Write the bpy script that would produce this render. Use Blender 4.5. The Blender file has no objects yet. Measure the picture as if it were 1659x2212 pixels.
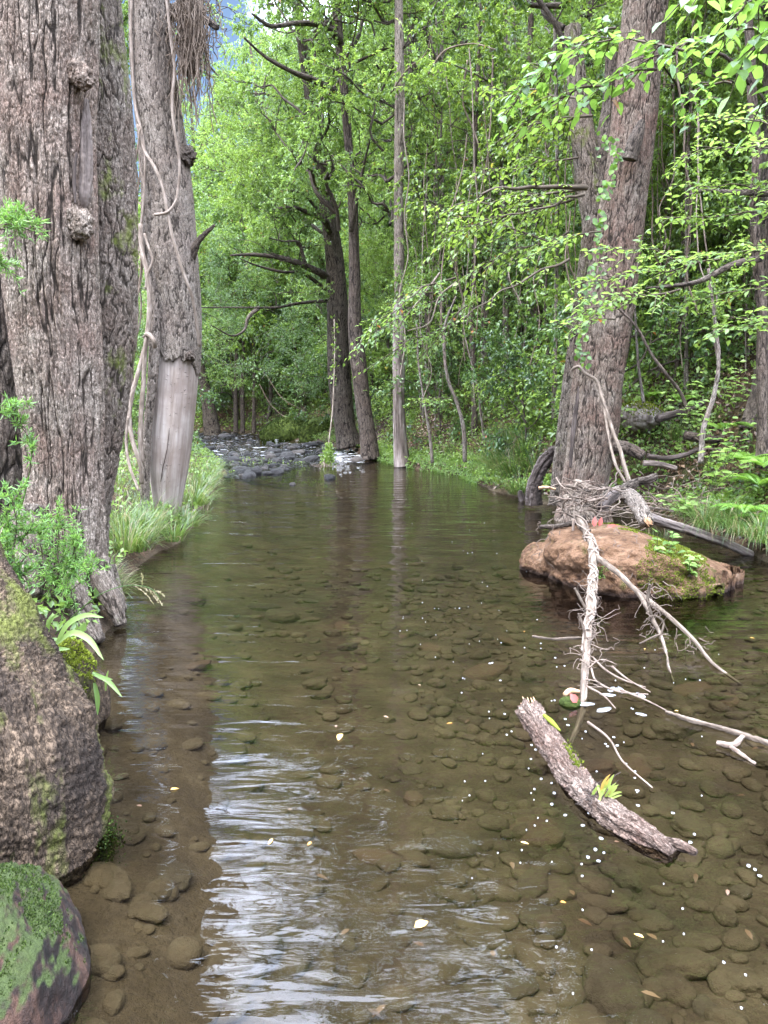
import bpy, math, random
import numpy as np
rng = np.random.default_rng(11)
random.seed(5)
PI = math.pi
C = bpy.context.scene.collection

# ------------------------------------------------------------------ camera model (image measured on a 1659 x 2212 grid)
CAM_H, PITCH, FPX = 1.5, math.radians(8.3), 1670.0
def ray(px, py):
    a, b = (px - 829.5) / FPX, (py - 1106.0) / FPX
    cp, sp = math.cos(PITCH), math.sin(PITCH)
    return np.array([a, cp - b * sp, -sp - b * cp])
def gp(px, py, z=0.0):            # point of the horizontal plane z
    d = ray(px, py); t = (z - CAM_H) / d[2]
    return np.array([0, 0, CAM_H]) + t * d
def dp(px, py, Y):                # point in the vertical plane y = Y
    d = ray(px, py); return np.array([0, 0, CAM_H]) + d * (Y / d[1])
def path(rows):                   # rows of (px, py, Y)
    return np.array([dp(*r) for r in rows])
def pxw(w, Y): return w / FPX * Y

# ------------------------------------------------------------------ noise
def _h(ix, iy, iz, s):
    h = (ix.astype(np.int64) * 374761393 + iy.astype(np.int64) * 668265263 + iz.astype(np.int64) * 2147483647 + s * 1274126177) & 0xFFFFFFFF
    h = ((h ^ (h >> 13)) * 1274126177) & 0xFFFFFFFF
    h = ((h ^ (h >> 16)) * 2246822519) & 0xFFFFFFFF
    return ((h ^ (h >> 15)) & 0xFFFFFF) / float(0xFFFFFF)
def vn(x, y, z=0.0, s=0):
    x, y, z = np.broadcast_arrays(np.asarray(x, float), np.asarray(y, float), np.asarray(z, float))
    fx, fy, fz = np.floor(x), np.floor(y), np.floor(z)
    ux, uy, uz = x - fx, y - fy, z - fz
    ux, uy, uz = [u * u * (3 - 2 * u) for u in (ux, uy, uz)]
    r = 0
    for i in (0, 1):
        for j in (0, 1):
            for k in (0, 1):
                w = (ux if i else 1 - ux) * (uy if j else 1 - uy) * (uz if k else 1 - uz)
                r = r + w * _h(fx + i, fy + j, fz + k, s)
    return r * 2 - 1
def fbm(x, y, z=0.0, o=4, s=0):
    r, a, f, t = 0, 1.0, 1.0, 0.0
    for i in range(o):
        r = r + a * vn(np.asarray(x) * f, np.asarray(y) * f, np.asarray(z) * f, s + i * 7); t += a; a *= 0.5; f *= 2.03
    return r / t
def voro(x, y, s=0):
    fx, fy = np.floor(x), np.floor(y); z = np.zeros_like(fx)
    f1 = np.full(x.shape, 9.0); f2 = np.full(x.shape, 9.0); cid = np.zeros(x.shape)
    for i in (-1, 0, 1):
        for j in (-1, 0, 1):
            cx, cy = fx + i, fy + j
            d = np.hypot(cx + 0.1 + 0.8 * _h(cx, cy, z, s) - x, cy + 0.1 + 0.8 * _h(cx, cy, z, s + 3) - y)
            n = d < f1
            f2 = np.where(n, f1, np.minimum(f2, d)); cid = np.where(n, _h(cx, cy, z, s + 9), cid); f1 = np.where(n, d, f1)
    return f1, f2, cid
def sst(a, b, x):
    t = np.clip((x - a) / (b - a), 0, 1); return t * t * (3 - 2 * t)
def nrm(v):
    return v / np.maximum(np.linalg.norm(v, axis=-1, keepdims=True), 1e-9)

# ------------------------------------------------------------------ mesh builder
class MB:
    def __init__(s): s.V, s.Q, s.T, s.B, s.K, s.n = [], [], [], [], [], 0
    def add(s, V, Q=None, T=None, bco=None, tone=0.5):
        V = np.asarray(V, float).reshape(-1, 3); k = len(V)
        if Q is not None and len(Q): s.Q.append(np.asarray(Q, np.int64) + s.n)
        if T is not None and len(T): s.T.append(np.asarray(T, np.int64) + s.n)
        s.V.append(V); s.B.append(V if bco is None else np.asarray(bco, float).reshape(-1, 3))
        s.K.append(np.broadcast_to(np.asarray(tone, float), (k,))); s.n += k
        return s
    def mesh(s, name, mat, off=(0, 0, 0), smooth=True):
        V = np.concatenate(s.V) - np.asarray(off, float)
        Q = np.concatenate(s.Q) if s.Q else np.zeros((0, 4), np.int64)
        T = np.concatenate(s.T) if s.T else np.zeros((0, 3), np.int64)
        me = bpy.data.meshes.new(name)
        me.vertices.add(len(V)); me.vertices.foreach_set('co', V.astype(np.float32).ravel())
        loops = np.concatenate([Q.ravel(), T.ravel()]).astype(np.int32)
        me.loops.add(len(loops)); me.loops.foreach_set('vertex_index', loops)
        st = np.concatenate([np.arange(len(Q)) * 4, len(Q) * 4 + np.arange(len(T)) * 3]).astype(np.int32)
        me.polygons.add(len(st)); me.polygons.foreach_set('loop_start', st)
        if smooth: me.polygons.foreach_set('use_smooth', np.ones(len(st), bool))
        me.update(calc_edges=True)
        a = me.attributes.new('bco', 'FLOAT_VECTOR', 'POINT'); a.data.foreach_set('vector', np.concatenate(s.B).astype(np.float32).ravel())
        a = me.attributes.new('tone', 'FLOAT', 'POINT'); a.data.foreach_set('value', np.concatenate(s.K).astype(np.float32))
        me.materials.append(mat)
        return me
    def build(s, name, mat, parent=None, smooth=True):
        off = parent.location if parent is not None else (0, 0, 0)
        o = bpy.data.objects.new(name, s.mesh(name, mat, off, smooth)); C.objects.link(o)
        if parent is not None: o.parent = parent
        return o
def tag(o, label, cat, group=None, kind=None):
    if label: o['label'] = label
    if cat: o['category'] = cat
    if group: o['group'] = group
    if kind: o['kind'] = kind
    return o
def thing(name, label, cat, loc=(0, 0, 0), group=None):
    o = bpy.data.objects.new(name, None); C.objects.link(o); o.location = [float(v) for v in loc]
    o.empty_display_size = 0.1
    return tag(o, label, cat, group)
def dup(root, loc, rotz=0.0, sc=1.0, label=None, group=None, tilt=(0, 0)):
    r = root.copy(); C.objects.link(r); r.location = [float(v) for v in loc]
    r.rotation_euler = (tilt[0], tilt[1], rotz); r.scale = (sc,) * 3 if np.isscalar(sc) else sc
    if label: r['label'] = label
    if group: r['group'] = group
    for ch in list(root.children):
        c = ch.copy(); C.objects.link(c); c.parent = r
        for g in ch.children:
            d = g.copy(); C.objects.link(d); d.parent = c
    return r

def resample(P, R, n):
    P = np.asarray(P, float); R = np.broadcast_to(np.asarray(R, float), (len(P),))
    D = np.concatenate([P, R[:, None]], 1)
    t = np.concatenate([[0], np.cumsum(np.linalg.norm(np.diff(P, axis=0), axis=1))]); t = t / t[-1]
    m = np.gradient(D, t, axis=0) if len(P) > 2 else np.repeat((D[1:] - D[:-1]) / 1.0, 2, 0)
    q = np.linspace(0, 1, n); i = np.clip(np.searchsorted(t, q, side='right') - 1, 0, len(t) - 2)
    h = (t[i + 1] - t[i])[:, None]; u = ((q - t[i]) / (t[i + 1] - t[i]))[:, None]
    o = (2 * u**3 - 3 * u**2 + 1) * D[i] + (u**3 - 2 * u**2 + u) * h * m[i] + (-2 * u**3 + 3 * u**2) * D[i + 1] + (u**3 - u**2) * h * m[i + 1]
    return o[:, :3], np.maximum(o[:, 3], 1e-4)
def frames(P, ref=(0, 1, 0)):
    T = nrm(np.gradient(P, axis=0)); N = np.zeros_like(P)
    v = np.array(ref, float)
    if abs(T[0] @ v) > 0.9: v = np.array([1.0, 0, 0])
    for i in range(len(P)):
        v = v - T[i] * (v @ T[i]); v = v / max(np.linalg.norm(v), 1e-9); N[i] = v
    return T, N, np.cross(T, N)
def tube(mb, P, R, nu=8, nv=None, disp=None, bias=0.0, tone=0.5, caps=True, ref=(0, 1, 0), ell=1.0):
    P = np.asarray(P, float); R = np.broadcast_to(np.asarray(R, float), (len(P),)).copy()
    if nv: P, R = resample(P, R, nv)
    nv = len(P); T, N, B = frames(P, ref)
    s = np.arange(nu) / nu; th = 2 * PI * s + bias * np.sin(2 * PI * s)
    v = np.concatenate([[0], np.cumsum(np.linalg.norm(np.diff(P, axis=0), axis=1))])
    TH, VV = np.meshgrid(th, v); RR = np.repeat(R[:, None], nu, 1)
    rm = float(R.mean())
    if disp is not None:
        P0 = P[:, None] + RR[..., None] * (np.cos(TH)[..., None] * N[:, None] + np.sin(TH)[..., None] * B[:, None])
        RR = RR + disp(TH, VV, rm, P0)
        if getattr(disp, 'last', None) is not None and np.isscalar(tone): tone = disp.last
    V = P[:, None] + RR[..., None] * (np.cos(TH)[..., None] * N[:, None] + ell * np.sin(TH)[..., None] * B[:, None])
    bco = np.stack([np.cos(TH) * rm, np.sin(TH) * rm, VV], -1)
    i, j = np.meshgrid(np.arange(nv - 1), np.arange(nu), indexing='ij'); j2 = (j + 1) % nu
    Q = np.stack([i * nu + j, i * nu + j2, (i + 1) * nu + j2, (i + 1) * nu + j], -1).reshape(-1, 4)
    V = V.reshape(-1, 3); bco = bco.reshape(-1, 3); Tt = None
    if caps:
        k = len(V); V = np.concatenate([V, [P[0] - T[0] * R[0] * 0.15], [P[-1] + T[-1] * R[-1] * 0.15]])
        bco = np.concatenate([bco, [[0, 0, 0]], [[0, 0, v[-1]]]])
        a = np.arange(nu); b = (a + 1) % nu; e = (nv - 1) * nu
        Tt = np.concatenate([np.stack([b, a, np.full(nu, k)], 1), np.stack([e + a, e + b, np.full(nu, k + 1)], 1)])
    tn = tone if np.isscalar(tone) else np.concatenate([tone.ravel(), [.5, .5]])[:len(V)]
    mb.add(V, Q, Tt, bco, tn)
    return P, R, T, N, B
def wob(p0, p1, n, amp, sag=0.0, r=None):
    r = r or rng
    t = np.linspace(0, 1, n)[:, None]; p0, p1 = np.asarray(p0, float), np.asarray(p1, float)
    P = p0 + (p1 - p0) * t
    w = np.cumsum(r.normal(0, 1, (n, 3)), 0); w = w - w[0] - t * (w[-1] - w[0])
    P = P + w * amp / math.sqrt(n); P[:, 2] -= sag * 4 * (t * (1 - t))[:, 0]
    return P

def leaves(mb, P, D, N, L, W, tone, detail=0, fold=0.18, curl=0.12):
    P = np.asarray(P, float); n = len(P)
    if n == 0: return
    D = nrm(D); S = nrm(np.cross(D, N)); N = np.cross(S, D)
    L = np.broadcast_to(np.asarray(L, float), (n,))[:, None]; W = np.broadcast_to(np.asarray(W, float), (n,))[:, None] * 0.5
    tone = np.broadcast_to(np.asarray(tone, float), (n,))
    if detail == 0:
        tip = P + D * L - N * L * curl; m = P + D * L * 0.45
        V = np.stack([P, m - S * W + N * W * fold * 2, tip, m + S * W + N * W * fold * 2], 1)
        b = np.arange(n)[:, None] * 4
        T = np.concatenate([b + np.array([0, 1, 2]), b + np.array([0, 2, 3])])
        mb.add(V, None, T, None, np.repeat(tone, 4))
    else:
        f = fold * 2 * W * N
        V = np.stack([P, P + D * L * .52 - N * L * curl * .1, P + D * L - N * L * curl,
                      P + D * L * .27 - S * W * .86 + f * .86, P + D * L * .62 - S * W * .82 + f * .7 - N * L * curl * .3,
                      P + D * L * .27 + S * W * .86 + f * .86, P + D * L * .62 + S * W * .82 + f * .7 - N * L * curl * .3], 1)
        b = np.arange(n)[:, None] * 7
        Q = np.concatenate([b + np.array([0, 1, 4, 3]), b + np.array([0, 5, 6, 1])])
        T = np.concatenate([b + np.array([1, 2, 4]), b + np.array([1, 6, 2])])
        mb.add(V, Q, T, None, np.repeat(tone, 7))
def rdir(n, r=None):
    return nrm((r or rng).normal(0, 1, (n, 3)))
def blades(mb, base, n, spread, L, W, arch=1.0, tone=(0.2, 0.8), seg=5, lean=(0, 0, 0), r=None):
    """a tuft of n arching grass blades"""
    r = r or rng
    az = r.uniform(0, 2 * PI, n); L = L * r.uniform(0.55, 1.1, n); el = np.radians(r.uniform(48, 88, n))
    b = np.asarray(base) + np.stack([np.cos(az), np.sin(az), 0 * az], 1) * (spread * np.sqrt(r.uniform(0, 1, n)))[:, None]
    H = np.stack([np.cos(az), np.sin(az), 0 * az], 1)
    d = H * np.cos(el)[:, None] + np.array([0, 0, 1]) * np.sin(el)[:, None] + np.asarray(lean, float)
    d = nrm(d); S = np.stack([-np.sin(az), np.cos(az), 0 * az], 1); tn = r.uniform(*tone, n)
    p = b.copy(); rows = []; tt = []
    for k in range(seg + 1):
        w = W * r.uniform(.9, 1.1) * (1 - (k / seg) ** 1.6) + 0.0004
        rows.append(np.stack([p - S * w / 2, p + S * w / 2], 1)); tt.append(tn)
        p = p + d * (L / seg)[:, None]; d = nrm(d + (np.array([0, 0, -1.0]) * 0.42 + H * 0.1 + np.asarray(lean) * .3) * arch * r.uniform(.6, 1.4, n)[:, None] * (5 / seg) * (0.4 + k / seg))
    V = np.stack(rows, 1)                      # n, seg+1, 2, 3
    m = (seg + 1) * 2; o = np.arange(n)[:, None, None] * m; k = np.arange(seg)[None, :, None] * 2
    Q = (o + k + np.array([0, 1, 3, 2])).reshape(-1, 4)
    mb.add(V.reshape(-1, 3), Q, None, None, np.repeat(tn, m))

def ico(sub):
    t = (1 + 5 ** .5) / 2
    V = [(-1, t, 0), (1, t, 0), (-1, -t, 0), (1, -t, 0), (0, -1, t), (0, 1, t), (0, -1, -t), (0, 1, -t), (t, 0, -1), (t, 0, 1), (-t, 0, -1), (-t, 0, 1)]
    V = [np.array(v) / np.linalg.norm(v) for v in V]
    F = [(0,11,5),(0,5,1),(0,1,7),(0,7,10),(0,10,11),(1,5,9),(5,11,4),(11,10,2),(10,7,6),(7,1,8),(3,9,4),(3,4,2),(3,2,6),(3,6,8),(3,8,9),(4,9,5),(2,4,11),(6,2,10),(8,6,7),(9,8,1)]
    for _ in range(sub):
        c = {}; G = []
        def mid(a, b):
            k = (min(a, b), max(a, b))
            if k not in c:
                m = V[a] + V[b]; V.append(m / np.linalg.norm(m)); c[k] = len(V) - 1
            return c[k]
        for a, b, d in F:
            x, y, z = mid(a, b), mid(b, d), mid(d, a); G += [(a, x, z), (b, y, x), (d, z, y), (x, y, z)]
        F = G
    return np.array(V), np.array(F)
_ICO = {k: ico(k) for k in (2, 3, 4, 5, 6)}
def blob(center, size, sub=4, amp=0.2, fr=1.5, s=0, fine=0.0, flat=0.0, rot=0.0):
    U, F = _ICO[sub]
    d = 1 + amp * fbm(U[:, 0] * fr + s, U[:, 1] * fr, U[:, 2] * fr, 4, s) + fine * fbm(U[:, 0] * 9, U[:, 1] * 9, U[:, 2] * 9, 3, s + 5)
    V = U * d[:, None]
    if flat: V[:, 2] = np.where(V[:, 2] > flat, flat + (V[:, 2] - flat) * 0.3, V[:, 2])
    V = V * np.asarray(size); c, q = math.cos(rot), math.sin(rot)
    V = np.stack([V[:, 0] * c - V[:, 1] * q, V[:, 0] * q + V[:, 1] * c, V[:, 2]], 1)
    return V + np.asarray(center), F

# ------------------------------------------------------------------ materials
class NT:
    def __init__(s, name):
        s.m = bpy.data.materials.new(name); s.m.use_nodes = True; s.t = s.m.node_tree; s.t.nodes.clear()
        s.out = s.n('ShaderNodeOutputMaterial')
    def n(s, typ, **kw):
        x = s.t.nodes.new(typ)
        for k, v in kw.items(): setattr(x, k, v)
        return x
    def l(s, a, b): s.t.links.new(a, b)
    def val(s, node, name, v):
        i = node.inputs[name]
        if hasattr(v, 'is_linked') or isinstance(v, bpy.types.NodeSocket): s.l(v, i)
        else: i.default_value = v
    def attr(s, nm): return s.n('ShaderNodeAttribute', attribute_name=nm)
    def vec(s, src, sc):
        m = s.n('ShaderNodeMapping'); s.l(src, m.inputs[0]); m.inputs['Scale'].default_value = sc; return m.outputs[0]
    def noise(s, v, scale, det=5, rough=.6, dist=0):
        x = s.n('ShaderNodeTexNoise'); s.l(v, x.inputs['Vector']); x.inputs['Scale'].default_value = scale
        x.inputs['Detail'].default_value = det; x.inputs['Roughness'].default_value = rough; x.inputs['Distortion'].default_value = dist
        return x.outputs['Fac']
    def ramp(s, f, *st):
        r = s.n('ShaderNodeValToRGB'); s.l(f, r.inputs[0]); e = r.color_ramp.elements
        while len(e) < len(st): e.new(0.5)
        for k, (p, c) in enumerate(st):
            e[k].position = p; e[k].color = (*c, 1) if not np.isscalar(c) else (c, c, c, 1)
        return r.outputs[0]
    def mix(s, f, a, b, mode='MIX'):
        x = s.n('ShaderNodeMix', data_type='RGBA', blend_type=mode)
        for i, v in ((0, f), (6, a), (7, b)):
            if isinstance(v, bpy.types.NodeSocket): s.l(v, x.inputs[i])
            else: x.inputs[i].default_value = v if i == 0 else (*v, 1)
        return x.outputs[2]
    def math(s, op, a, b=0.0, clamp=False):
        x = s.n('ShaderNodeMath', operation=op, use_clamp=clamp)
        for i, v in enumerate((a, b)):
            if isinstance(v, bpy.types.NodeSocket): s.l(v, x.inputs[i])
            else: x.inputs[i].default_value = v
        return x.outputs[0]
    def bump(s, h, dist, strength=1.0, nrm=None):
        b = s.n('ShaderNodeBump'); s.l(h, b.inputs['Height']); b.inputs['Distance'].default_value = dist; b.inputs['Strength'].default_value = strength
        if nrm is not None: s.l(nrm, b.inputs['Normal'])
        return b.outputs[0]
    def bsdf(s, col, rough=.8, nrm=None, spec=.3):
        p = s.n('ShaderNodeBsdfPrincipled'); s.val(p, 'Base Color', col if not isinstance(col, tuple) else (*col, 1)); s.val(p, 'Roughness', rough)
        p.inputs['Specular IOR Level'].default_value = spec
        if nrm is not None: s.l(nrm, p.inputs['Normal'])
        return p.outputs[0]
    def done(s, sh): s.l(sh, s.out.inputs[0]); return s.m

def bark_mat(name, crev, low, high, sc=30.0, asp=.3, bd=.012, moss=0.0, mosscol=(.07, .085, .015), tint=(.2, .1, .07), tintamt=.4, mossscale=2.2, bigscale=1.7):
    n = NT(name); b = n.attr('bco').outputs['Vector']; tn = n.attr('tone').outputs['Fac']
    v = n.vec(b, (1, 1, asp * .6))
    f1 = n.noise(v, sc * .8, 3, .6, .3); f2 = n.noise(n.vec(b, (1, 1, asp * 1.6)), sc * 2.2, 3, .6, .3)
    c1 = n.ramp(n.math('ABSOLUTE', n.math('SUBTRACT', f1, .5)), (0.0, 0.0), (.05, 1.0)); c2 = n.ramp(n.math('ABSOLUTE', n.math('SUBTRACT', f2, .5)), (0.0, .25), (.06, 1.0))
    vc = n.n('ShaderNodeTexVoronoi'); n.l(n.vec(b, (1, 1, asp * 1.3)), vc.inputs['Vector']); vc.inputs['Scale'].default_value = sc * 2.4
    vcol = n.n('ShaderNodeSeparateColor'); n.l(vc.outputs['Color'], vcol.inputs[0])
    fine = n.noise(n.vec(b, (1, 1, .35)), 95, 4, .7); mid = n.noise(n.vec(b, (1, 1, .22)), 13, 5, .65)
    cut = n.math('MULTIPLY', c1, c2); dep = n.ramp(tn, (.06, 0.0), (.42, 1.0))
    h = n.math('ADD', n.math('MULTIPLY', cut, .5), n.math('ADD', n.math('MULTIPLY', mid, .7), n.math('ADD', n.math('MULTIPLY', fine, .5), n.math('MULTIPLY', vcol.outputs[0], .22))))
    base = n.mix(n.ramp(mid, (.34, 0.0), (.66, 1.0)), low, high)
    base = n.mix(n.math('MULTIPLY', vcol.outputs[1], .55), base, high)
    base = n.mix(n.math('MULTIPLY', n.ramp(vcol.outputs[2], (.55, 0.0), (.9, 1.0)), .6), base, low)
    big = n.noise(b, bigscale, 5, .65)
    base = n.mix(n.math('MULTIPLY', n.ramp(big, (.42, 0.0), (.62, 1.0)), tintamt), base, tint)
    base = n.mix(n.math('MULTIPLY', n.ramp(fine, (.32, 1.0), (.5, 0.0)), .45), base, crev)
    base = n.mix(n.math('MULTIPLY', n.math('SUBTRACT', 1.0, cut), .75), base, crev)
    base = n.mix(dep, crev, base)
    if moss > 0:
        mm = n.noise(n.vec(b, (1, 1, .55)), mossscale, 6, .7)
        mk = n.ramp(mm, (1 - moss - .05, 0.0), (1 - moss + .05, 1.0))
        mc = n.mix(n.noise(b, 60, 3), mosscol, tuple(c * 2.6 for c in mosscol))
        base = n.mix(n.math('MULTIPLY', mk, .9), base, mc)
    return n.done(n.bsdf(base, .88, n.bump(h, bd), .18))

def leaf_mat(name, dark, mid, lite, old=(.32, .09, .015), trans=.45, rough=.33, spec=.6, oldcut=.985):
    n = NT(name); t = n.attr('tone').outputs['Fac']
    ob = n.n('ShaderNodeObjectInfo').outputs['Random']
    tt = n.math('ADD', t, n.math('MULTIPLY', n.math('SUBTRACT', ob, .5), .40))
    col = n.ramp(tt, (0.05, dark), (.5, mid), (.93, lite))
    col = n.mix(n.math('GREATER_THAN', t, oldcut), col, old)
    p = n.bsdf(col, rough, None, spec)
    tr = n.n('ShaderNodeBsdfTranslucent')
    hs = n.mix(.55, col, tuple(min(1, c * 1.3) for c in (lite[0], lite[1], lite[2] * .5)))
    n.l(hs, tr.inputs[0])
    mx = n.n('ShaderNodeMixShader'); mx.inputs[0].default_value = trans; n.l(p, mx.inputs[1]); n.l(tr.outputs[0], mx.inputs[2])
    return n.done(mx.outputs[0])

def simple(name, cols, sc=8, asp=(1, 1, 1), rough=.8, bd=.01, spec=.3, attr='bco', det=6, lo=.35, hi=.65):
    n = NT(name); b = n.attr(attr).outputs['Vector']; v = n.vec(b, asp)
    f = n.noise(v, sc, det, .65); st = [(lo + (hi - lo) * i / max(1, len(cols) - 1), c) for i, c in enumerate(cols)]
    return n.done(n.bsdf(n.ramp(f, *st), rough, n.bump(n.noise(v, sc * 2.2, 6, .7), bd), spec))
# ------------------------------------------------------------------ terrain
def _edge(px, head, tail):
    e = [tuple(gp(x, y)[:2]) for x, y in px]; e = sorted([(b, a) for a, b in e])
    e = head + e + tail
    return np.array([p[0] for p in e]), np.array([p[1] for p in e])
LY, LX = _edge([(5, 2205), (95, 1800), (150, 1515), (240, 1345), (262, 1270), (322, 1200), (398, 1166), (446, 1098), (474, 1040), (485, 1020), (440, 985), (415, 950)],
               [(-6, -1.6), (0, -1.4)], [(38, -13.5), (60, -26), (120, -40)])
RY, RX = _edge([(1690, 1240), (1630, 1203), (1500, 1150), (1330, 1108), (1200, 1092), (1140, 1082), (1050, 1058), (1000, 1028), (880, 1010), (800, 990), (740, 968), (585, 940)],
               [(-6, 6.5), (0, 5.2), (4, 4.2)], [(38, -9), (60, -20), (120, -34)])
def lx(y): return np.interp(y, LY, LX)
def rx(y): return np.interp(y, RY, RX)
def hgt(x, y):
    x, y = np.broadcast_arrays(np.asarray(x, float), np.asarray(y, float))
    wig = .12 * fbm(x * .9, y * .9, 0, 3, 3) * sst(2, 6, y)
    dl, dr = lx(y) - x + wig, x - rx(y) + wig          # > 0 on the bank
    n1 = fbm(x * .8, y * .8, 0, 4, 1); n2 = fbm(x * 3.1, y * 3.1, 0, 3, 2)
    left = .16 * sst(-.02, .22, dl) + .22 * sst(.1, 1.2, dl) + .05 * dl + .16 * np.maximum(dl - 6, 0) + .3 * np.maximum(dl - 20, 0)
    slope = .20 + .55 * sst(2.5, 10, np.asarray(y))
    right = .14 * sst(-.02, .2, dr) + .25 * sst(.1, .9, dr) + slope * np.clip(dr - .5, 0, 9) + .34 * np.maximum(dr - 6, 0)
    ins = np.minimum(-dl, -dr)
    rif = sst(16.0, 18.5, y) * (1 - sst(30, 36, y)) * sst(.7, 2.2, -dr)
    deep = -.05 - .28 * sst(0, 1.3, ins) - .08 * sst(1, 3, ins)
    bed = deep * (1 - rif) + rif * (-.10 + .05 * n1 + .03 * n2) + .02 * n2
    h = np.where(dl > 0, left + (.05 * n2 + .12 * n1) * sst(0, .6, dl), np.where(dr > 0, right + (.07 * n2 + .2 * n1) * sst(0, .7, dr), bed))
    far = np.asarray(y) > 52
    return h + np.where(far, .33 * (y - 52), 0) + np.where(y < 1.2, -.1, 0)
def hz(x, y): return float(hgt(np.array([x]), np.array([y]))[0])
def gnorm(x, y):
    e = .05; return nrm(np.stack([hgt(x - e, y) - hgt(x + e, y), hgt(x, y - e) - hgt(x, y + e), np.full(np.shape(x), 2 * e)], -1))

def stretch(a, b, lo, hi, n1, n0):      # dense between a and b
    return np.concatenate([-np.geomspace(1, 1 + a - lo, n0)[::-1][:-1] + 1 + a, np.linspace(a, b, n1), np.geomspace(1, 1 + hi - b, n0)[1:] - 1 + b])
gx, gy = stretch(-5, 6, -120, 130, 150, 45), stretch(0, 24, -40, 190, 260, 50)
GX, GY = np.meshgrid(gx, gy); GZ = hgt(GX, GY)
mb = MB(); nx, ny = len(gx), len(gy)
i, j = np.meshgrid(np.arange(ny - 1), np.arange(nx - 1), indexing='ij')
mb.add(np.stack([GX, GY, GZ], -1), np.stack([i * nx + j, i * nx + j + 1, (i + 1) * nx + j + 1, (i + 1) * nx + j], -1).reshape(-1, 4))

n = NT('soil_and_creek_bed'); b = n.attr('bco').outputs['Vector']
z = n.n('ShaderNodeSeparateXYZ'); n.l(b, z.inputs[0]); Z = z.outputs[2]
n1 = n.noise(b, 2.2, 6, .65); n2 = n.noise(b, 14, 6, .7); n3 = n.noise(b, 60, 4, .7)
soil = n.ramp(n2, (.3, (.018, .012, .008)), (.55, (.05, .032, .02)), (.72, (.10, .062, .036)))
vo = n.n('ShaderNodeTexVoronoi'); n.l(b, vo.inputs['Vector']); vo.inputs['Scale'].default_value = 26
litter = n.ramp(n.math('MULTIPLY', vo.outputs['Color'], 1.0), (.2, (.045, .026, .014)), (.6, (.11, .062, .034)), (.95, (.20, .13, .08)))
soil = n.mix(n.ramp(n1, (.42, 0.0), (.56, .8)), soil, litter)
soil = n.mix(n.ramp(n.noise(b, 1.1, 6, .7), (.5, 0.0), (.62, .75)), soil, (.028, .045, .008))
silt = n.ramp(n.noise(b, 3.2, 6, .65), (.3, (.048, .033, .021)), (.52, (.088, .063, .039)), (.75, (.145, .107, .068)))
silt = n.mix(n.ramp(n3, (.45, 0.0), (.7, .4)), silt, (.035, .024, .014))
zz = n.math('ADD', Z, n.math('MULTIPLY', n.math('SUBTRACT', n2, .5), .08))
wet = n.ramp(n.math('MULTIPLY', n.math('ADD', zz, .5), 1.0), (.49, 0.0), (.56, 1.0))
col = n.mix(wet, silt, soil)
M_ground = n.done(n.bsdf(col, .9, n.bump(n.math('ADD', n2, n.math('MULTIPLY', n3, .5)), .05), .2))
g = mb.build('ground', M_ground); g['kind'] = 'structure'

# ------------------------------------------------------------------ water
n = NT('creek_water'); geo = n.n('ShaderNodeNewGeometry').outputs['Position']
sp = n.n('ShaderNodeSeparateXYZ'); n.l(geo, sp.inputs[0])
rif = n.ramp(n.math('MULTIPLY', sp.outputs[1], .02), (.32, 0.0), (.40, 1.0))
a1 = n.noise(n.vec(geo, (.6, 1.5, 1)), 2.0, 2, .45, .8)
a2 = n.noise(n.vec(geo, (.38, 1.5, 1)), 7.5, 2, .45, .9)
a3 = n.noise(n.vec(geo, (.5, 1.5, 1)), 26, 2, .5, .4)
amp = n.math('MULTIPLY', n.math('ADD', .35, n.math('MULTIPLY', n.noise(geo, .55, 3, .5), 1.0)), n.ramp(n.math('MULTIPLY', sp.outputs[1], .05), (.17, .5), (.45, 1.0)))
h = n.math('ADD', n.math('MULTIPLY', a1, 3.4), n.math('ADD', n.math('MULTIPLY', a2, 1.0), n.math('MULTIPLY', a3, n.math('ADD', .07, n.math('MULTIPLY', rif, 3.0)))))
h = n.math('MULTIPLY', h, amp)
nb = n.bump(h, .0092, 1.0)
fr = n.n('ShaderNodeFresnel'); fr.inputs[0].default_value = 1.42; n.l(nb, fr.inputs['Normal'])
gl = n.n('ShaderNodeBsdfGlossy'); gl.inputs['Roughness'].default_value = .015; n.l(nb, gl.inputs['Normal'])
tr = n.n('ShaderNodeBsdfTransparent'); tr.inputs[0].default_value = (.66, .645, .55, 1)
mx = n.n('ShaderNodeMixShader'); n.l(fr.outputs[0], mx.inputs[0]); n.l(tr.outputs[0], mx.inputs[1]); n.l(gl.outputs[0], mx.inputs[2])
M_water = n.done(mx.outputs[0])
mb = MB(); mb.add([(-45, -8, 0), (12, -8, 0), (12, 70, 0), (-45, 70, 0)], [[0, 1, 2, 3]])
w = mb.build('water', M_water); w['kind'] = 'structure'

# ------------------------------------------------------------------ world, sun, camera
SUN_EL, SUN_AZ = math.radians(64), math.radians(-140)      # azimuth from +Y, clockwise positive
world = bpy.data.worlds.new('World'); bpy.context.scene.world = world; world.use_nodes = True
t = world.node_tree; t.nodes.clear()
o = t.nodes.new('ShaderNodeOutputWorld'); bg = t.nodes.new('ShaderNodeBackground'); sky = t.nodes.new('ShaderNodeTexSky')
sky.sky_type = 'NISHITA'; sky.sun_disc = False; sky.sun_elevation = SUN_EL; sky.sun_rotation = SUN_AZ
tc = t.nodes.new('ShaderNodeTexCoord'); mp = t.nodes.new('ShaderNodeMapping'); mp.inputs['Scale'].default_value = (1, 1, 2.2); mp.inputs['Location'].default_value = (.35, .1, .2)
nz = t.nodes.new('ShaderNodeTexNoise'); nz.inputs['Scale'].default_value = 2.6; nz.inputs['Detail'].default_value = 8; nz.inputs['Roughness'].default_value = .58; nz.inputs['Distortion'].default_value = .4
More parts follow.
